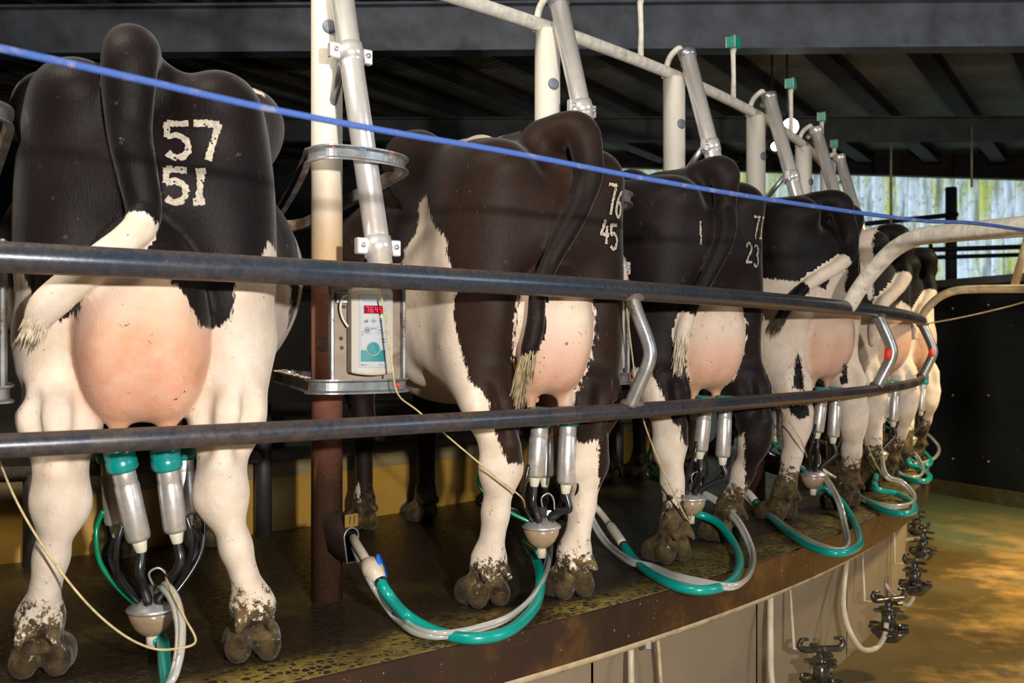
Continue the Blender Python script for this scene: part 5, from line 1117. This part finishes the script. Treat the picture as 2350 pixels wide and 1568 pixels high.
# cords from the control boxes to the clusters
def cord(label, pts): return pipe('pull_cord', label, pts, 0.0026, M['string'], 'cord', 7, 'pull cords')
cord('tan cord drooping from the left edge to the nearest cluster', [(-1.151,2.050,0.640), (-1.095,2.050,0.489), (-1.027,2.000,0.401), (-0.954,1.980,0.302), (-0.878,1.980,0.206), (-0.814,2.000,0.137), (-0.743,1.980,0.113), (-0.689,1.980,0.113), (-0.660,2.000,0.122), (-0.699,2.050,0.155), (-0.740,2.100,0.189), (-0.788,2.180,0.213)])
cord('tan cord crossing from the cream control box to the brown cow\'s cluster', [(-0.345,2.470,0.904), (-0.325,2.460,0.812), (-0.306,2.450,0.689), (-0.291,2.450,0.616), (-0.244,2.500,0.569), (-0.133,2.550,0.467), (-0.029,2.560,0.379), (0.026,2.600,0.329), (0.037,2.720,0.282)])
cord('tan cord dropping from the rail brace to the third cow\'s cluster', [(0.356,3.050,0.942), (0.378,3.050,0.748), (0.410,3.080,0.552), (0.461,3.120,0.408), (0.530,3.150,0.262), (0.588,3.200,0.161), (0.622,3.300,0.179)])
cord('dark tan cord crossing the white leg of the fourth cow', [(0.984,3.750,0.871), (1.005,3.780,0.632), (1.076,3.850,0.508), (1.147,3.900,0.407), (1.185,3.920,0.352), (1.246,4.050,0.275)])
cord('tan cord hanging past the fifth cow\'s leg', [(1.641,4.600,0.517), (1.691,4.650,0.398), (1.758,4.700,0.224), (1.835,4.750,0.106)])

# ------------------------------------------------------------------ wash jetters hung under the platform edge
def jetter(px_, py_, label, loop=None, rodp=None):
    p = Vector((px_[0], px_[1], px_[2])); root = empty('wash_jetter', p, math.radians(py_)); tag(root, label, 'wash jetter', 'wash jetters under the platform edge')
    top = MB()
    top.box((0, 0, 0.0), (0.150, 0.030, 0.018), None, 0.004)
    for sx in (-1, 1): top.tube(spl([(sx*0.070, 0, 0.0), (sx*0.084, 0, 0.018), (sx*0.074, 0, 0.036), (sx*0.050, 0, 0.038)], 5), [0.012]*6+[0.010]*5+[0.006]*5, 8)
    top.box((0, 0, -0.004), (0.030, 0.14, 0.014), None, 0.004); top.build('hook_bar', M['jetter'], root)
    MB().lathe([(0.0, 0.01), (0.020, 0.008), (0.018, -0.03), (0.022, -0.05), (0.030, -0.055), (0.030, -0.115), (0.026, -0.118), (0.0, -0.118)], 18).build('body', M['jetter'], root)
    def star(name, z, r0, r1, n, th):
        pl = []
        for i in range(n*4): a = 2*math.pi*i/(n*4); r = r1 if i % 4 in (0, 1) else r0; pl.append((r*math.cos(a), r*math.sin(a)))
        MB().prism(pl, z-th/2, z+th/2).build(name, M['jetter'], root)
    star('upper_disc', -0.048, 0.045, 0.062, 5, 0.010); star('lower_disc', -0.125, 0.060, 0.082, 6, 0.012)
    for i in range(4):
        a = math.pi/4+i*math.pi/2; MB().lathe([(0.010, -0.121), (0.021, -0.118), (0.024, -0.104), (0.021, -0.104), (0.017, -0.114), (0, -0.116)], 14, Matrix.Translation((0.056*math.cos(a), 0.056*math.sin(a), 0))).build('cup_seat', M['jetter'], root)
    MB().lathe([(0.070, -0.132), (0.075, -0.138), (0.062, -0.150), (0.040, -0.175), (0.0, -0.178)], 20).build('drip_dish', M['jetter'], root)
    il = Matrix.Rotation(-math.radians(py_), 3, 'Z')
    if rodp: MB().tube([il @ (Vector(q)-p) for q in rodp]+[Vector((0, 0, -0.015))], 0.0055, 8).build('hanger_rod', M['jet_hose'], root)
    if loop: MB().tube(spl([il @ (Vector(q)-p) for q in loop], 7), 0.0115, 12).build('feed_hose', M['jet_hose'], root)
    return root
jetter((1.122,3.477,-0.356), 8, 'nearest black wash jetter at the bottom edge of the frame', [(0.955,3.544,-0.171), (0.938,3.479,-0.293), (0.935,3.446,-0.468), (0.950,3.342,-0.542), (1.122,3.477,-0.624), (1.130,3.486,-0.533)], [(1.042,3.598,-0.145), (1.026,3.488,-0.359)])
jetter((1.605,4.083,-0.333), 20, 'second wash jetter, with its pale hose looped below it', [(1.461,4.173,-0.160), (1.400,4.042,-0.257), (1.376,3.977,-0.349), (1.391,3.947,-0.431), (1.429,3.916,-0.493), (1.518,3.999,-0.515), (1.566,4.030,-0.474), (1.582,4.051,-0.425)], [(1.549,4.244,-0.148), (1.497,4.071,-0.338)])
jetter((2.081,4.950,-0.359), 30, 'third wash jetter, standing out darkly over the ochre floor', [(1.941,5.000,-0.206), (1.934,5.000,-0.331), (1.926,4.980,-0.463), (1.969,4.950,-0.528), (2.028,4.930,-0.585), (2.064,4.930,-0.541), (2.073,4.940,-0.498)], [(1.993,5.000,-0.200), (1.983,4.970,-0.379)])
jetter((2.508,5.850,-0.374), 40, 'fourth wash jetter, smaller and partly behind the third', [(2.341,5.900,-0.308), (2.347,5.900,-0.388), (2.375,5.870,-0.468), (2.406,5.850,-0.432), (2.486,5.850,-0.419)], None)
jetter((2.911,6.900,-0.427), 50, 'farthest wash jetter, just below the hose loops', None, [(2.838,6.900,-0.327), (2.838,6.900,-0.437)])
# loose services under the near edge
pipe('drop_pipe', 'pale drop pipe against the cream skirt, leftmost under the deck edge', [(0.362,2.926,-0.168), (0.359,2.896,-0.214), (0.359,2.882,-0.314), (0.360,2.883,-0.446), (0.362,2.884,-0.643)], 0.010, M['jet_hose'], 'pipe', 12, 'services under the deck edge')
pipe('hanger_strip', 'thin tan strip hanging against the cream skirt beside the drop pipe', [(0.448,2.967,-0.137), (0.460,2.992,-0.245), (0.468,3.000,-0.357), (0.477,3.010,-0.497), (0.490,3.022,-0.667)], 0.008, M['old_pipe'], 'strip', 4, 'services under the deck edge')
MB_ = MB().box((0, 0, 0), (0.020, 0.020, 0.032), None, 0.003); o = MB_.build('pipe_clip', M['galv']); o.location = (0.414,2.920,-0.166); tag(o, 'small galvanised clip holding the edge pipe', 'clip')

# ------------------------------------------------------------------ lamps seen in the shed
def lamp(name, label, loc, r, col, es):
    root = empty(name, loc); tag(root, label, 'lamp')
    MB().lathe([(0.0, 0.0), (r*0.7, 0.0), (r, 0.02), (r*1.1, 0.08), (r*0.6, 0.14), (0, 0.14)], 18, Matrix.Rotation(math.radians(-80), 4, 'X')).build('housing', M['dark_frame'], root)
    MB().lathe([(0.0, -0.012), (r*0.6, -0.006), (r*0.92, 0.0)], 18, Matrix.Rotation(math.radians(-80), 4, 'X')).build('lens', simple(name+'_lens', col, 0.3, emit=col, es=es), root)
    MB().tube([(0, 0.1, 0.0), (0, 0.12, 3.77-loc[2])], 0.012, 8).build('stem', M['dark_frame'], root)
lamp('flood_lamp', 'dazzling white flood lamp glaring behind the ring pipe', (2.672,9.200,2.871), 0.085, (1.0, 0.97, 0.9), 60)
lamp('work_lamp', 'second bright lamp, smaller, left of the glaring flood lamp', (2.581,9.400,2.725), 0.045, (0.85, 1.0, 1.0), 30)
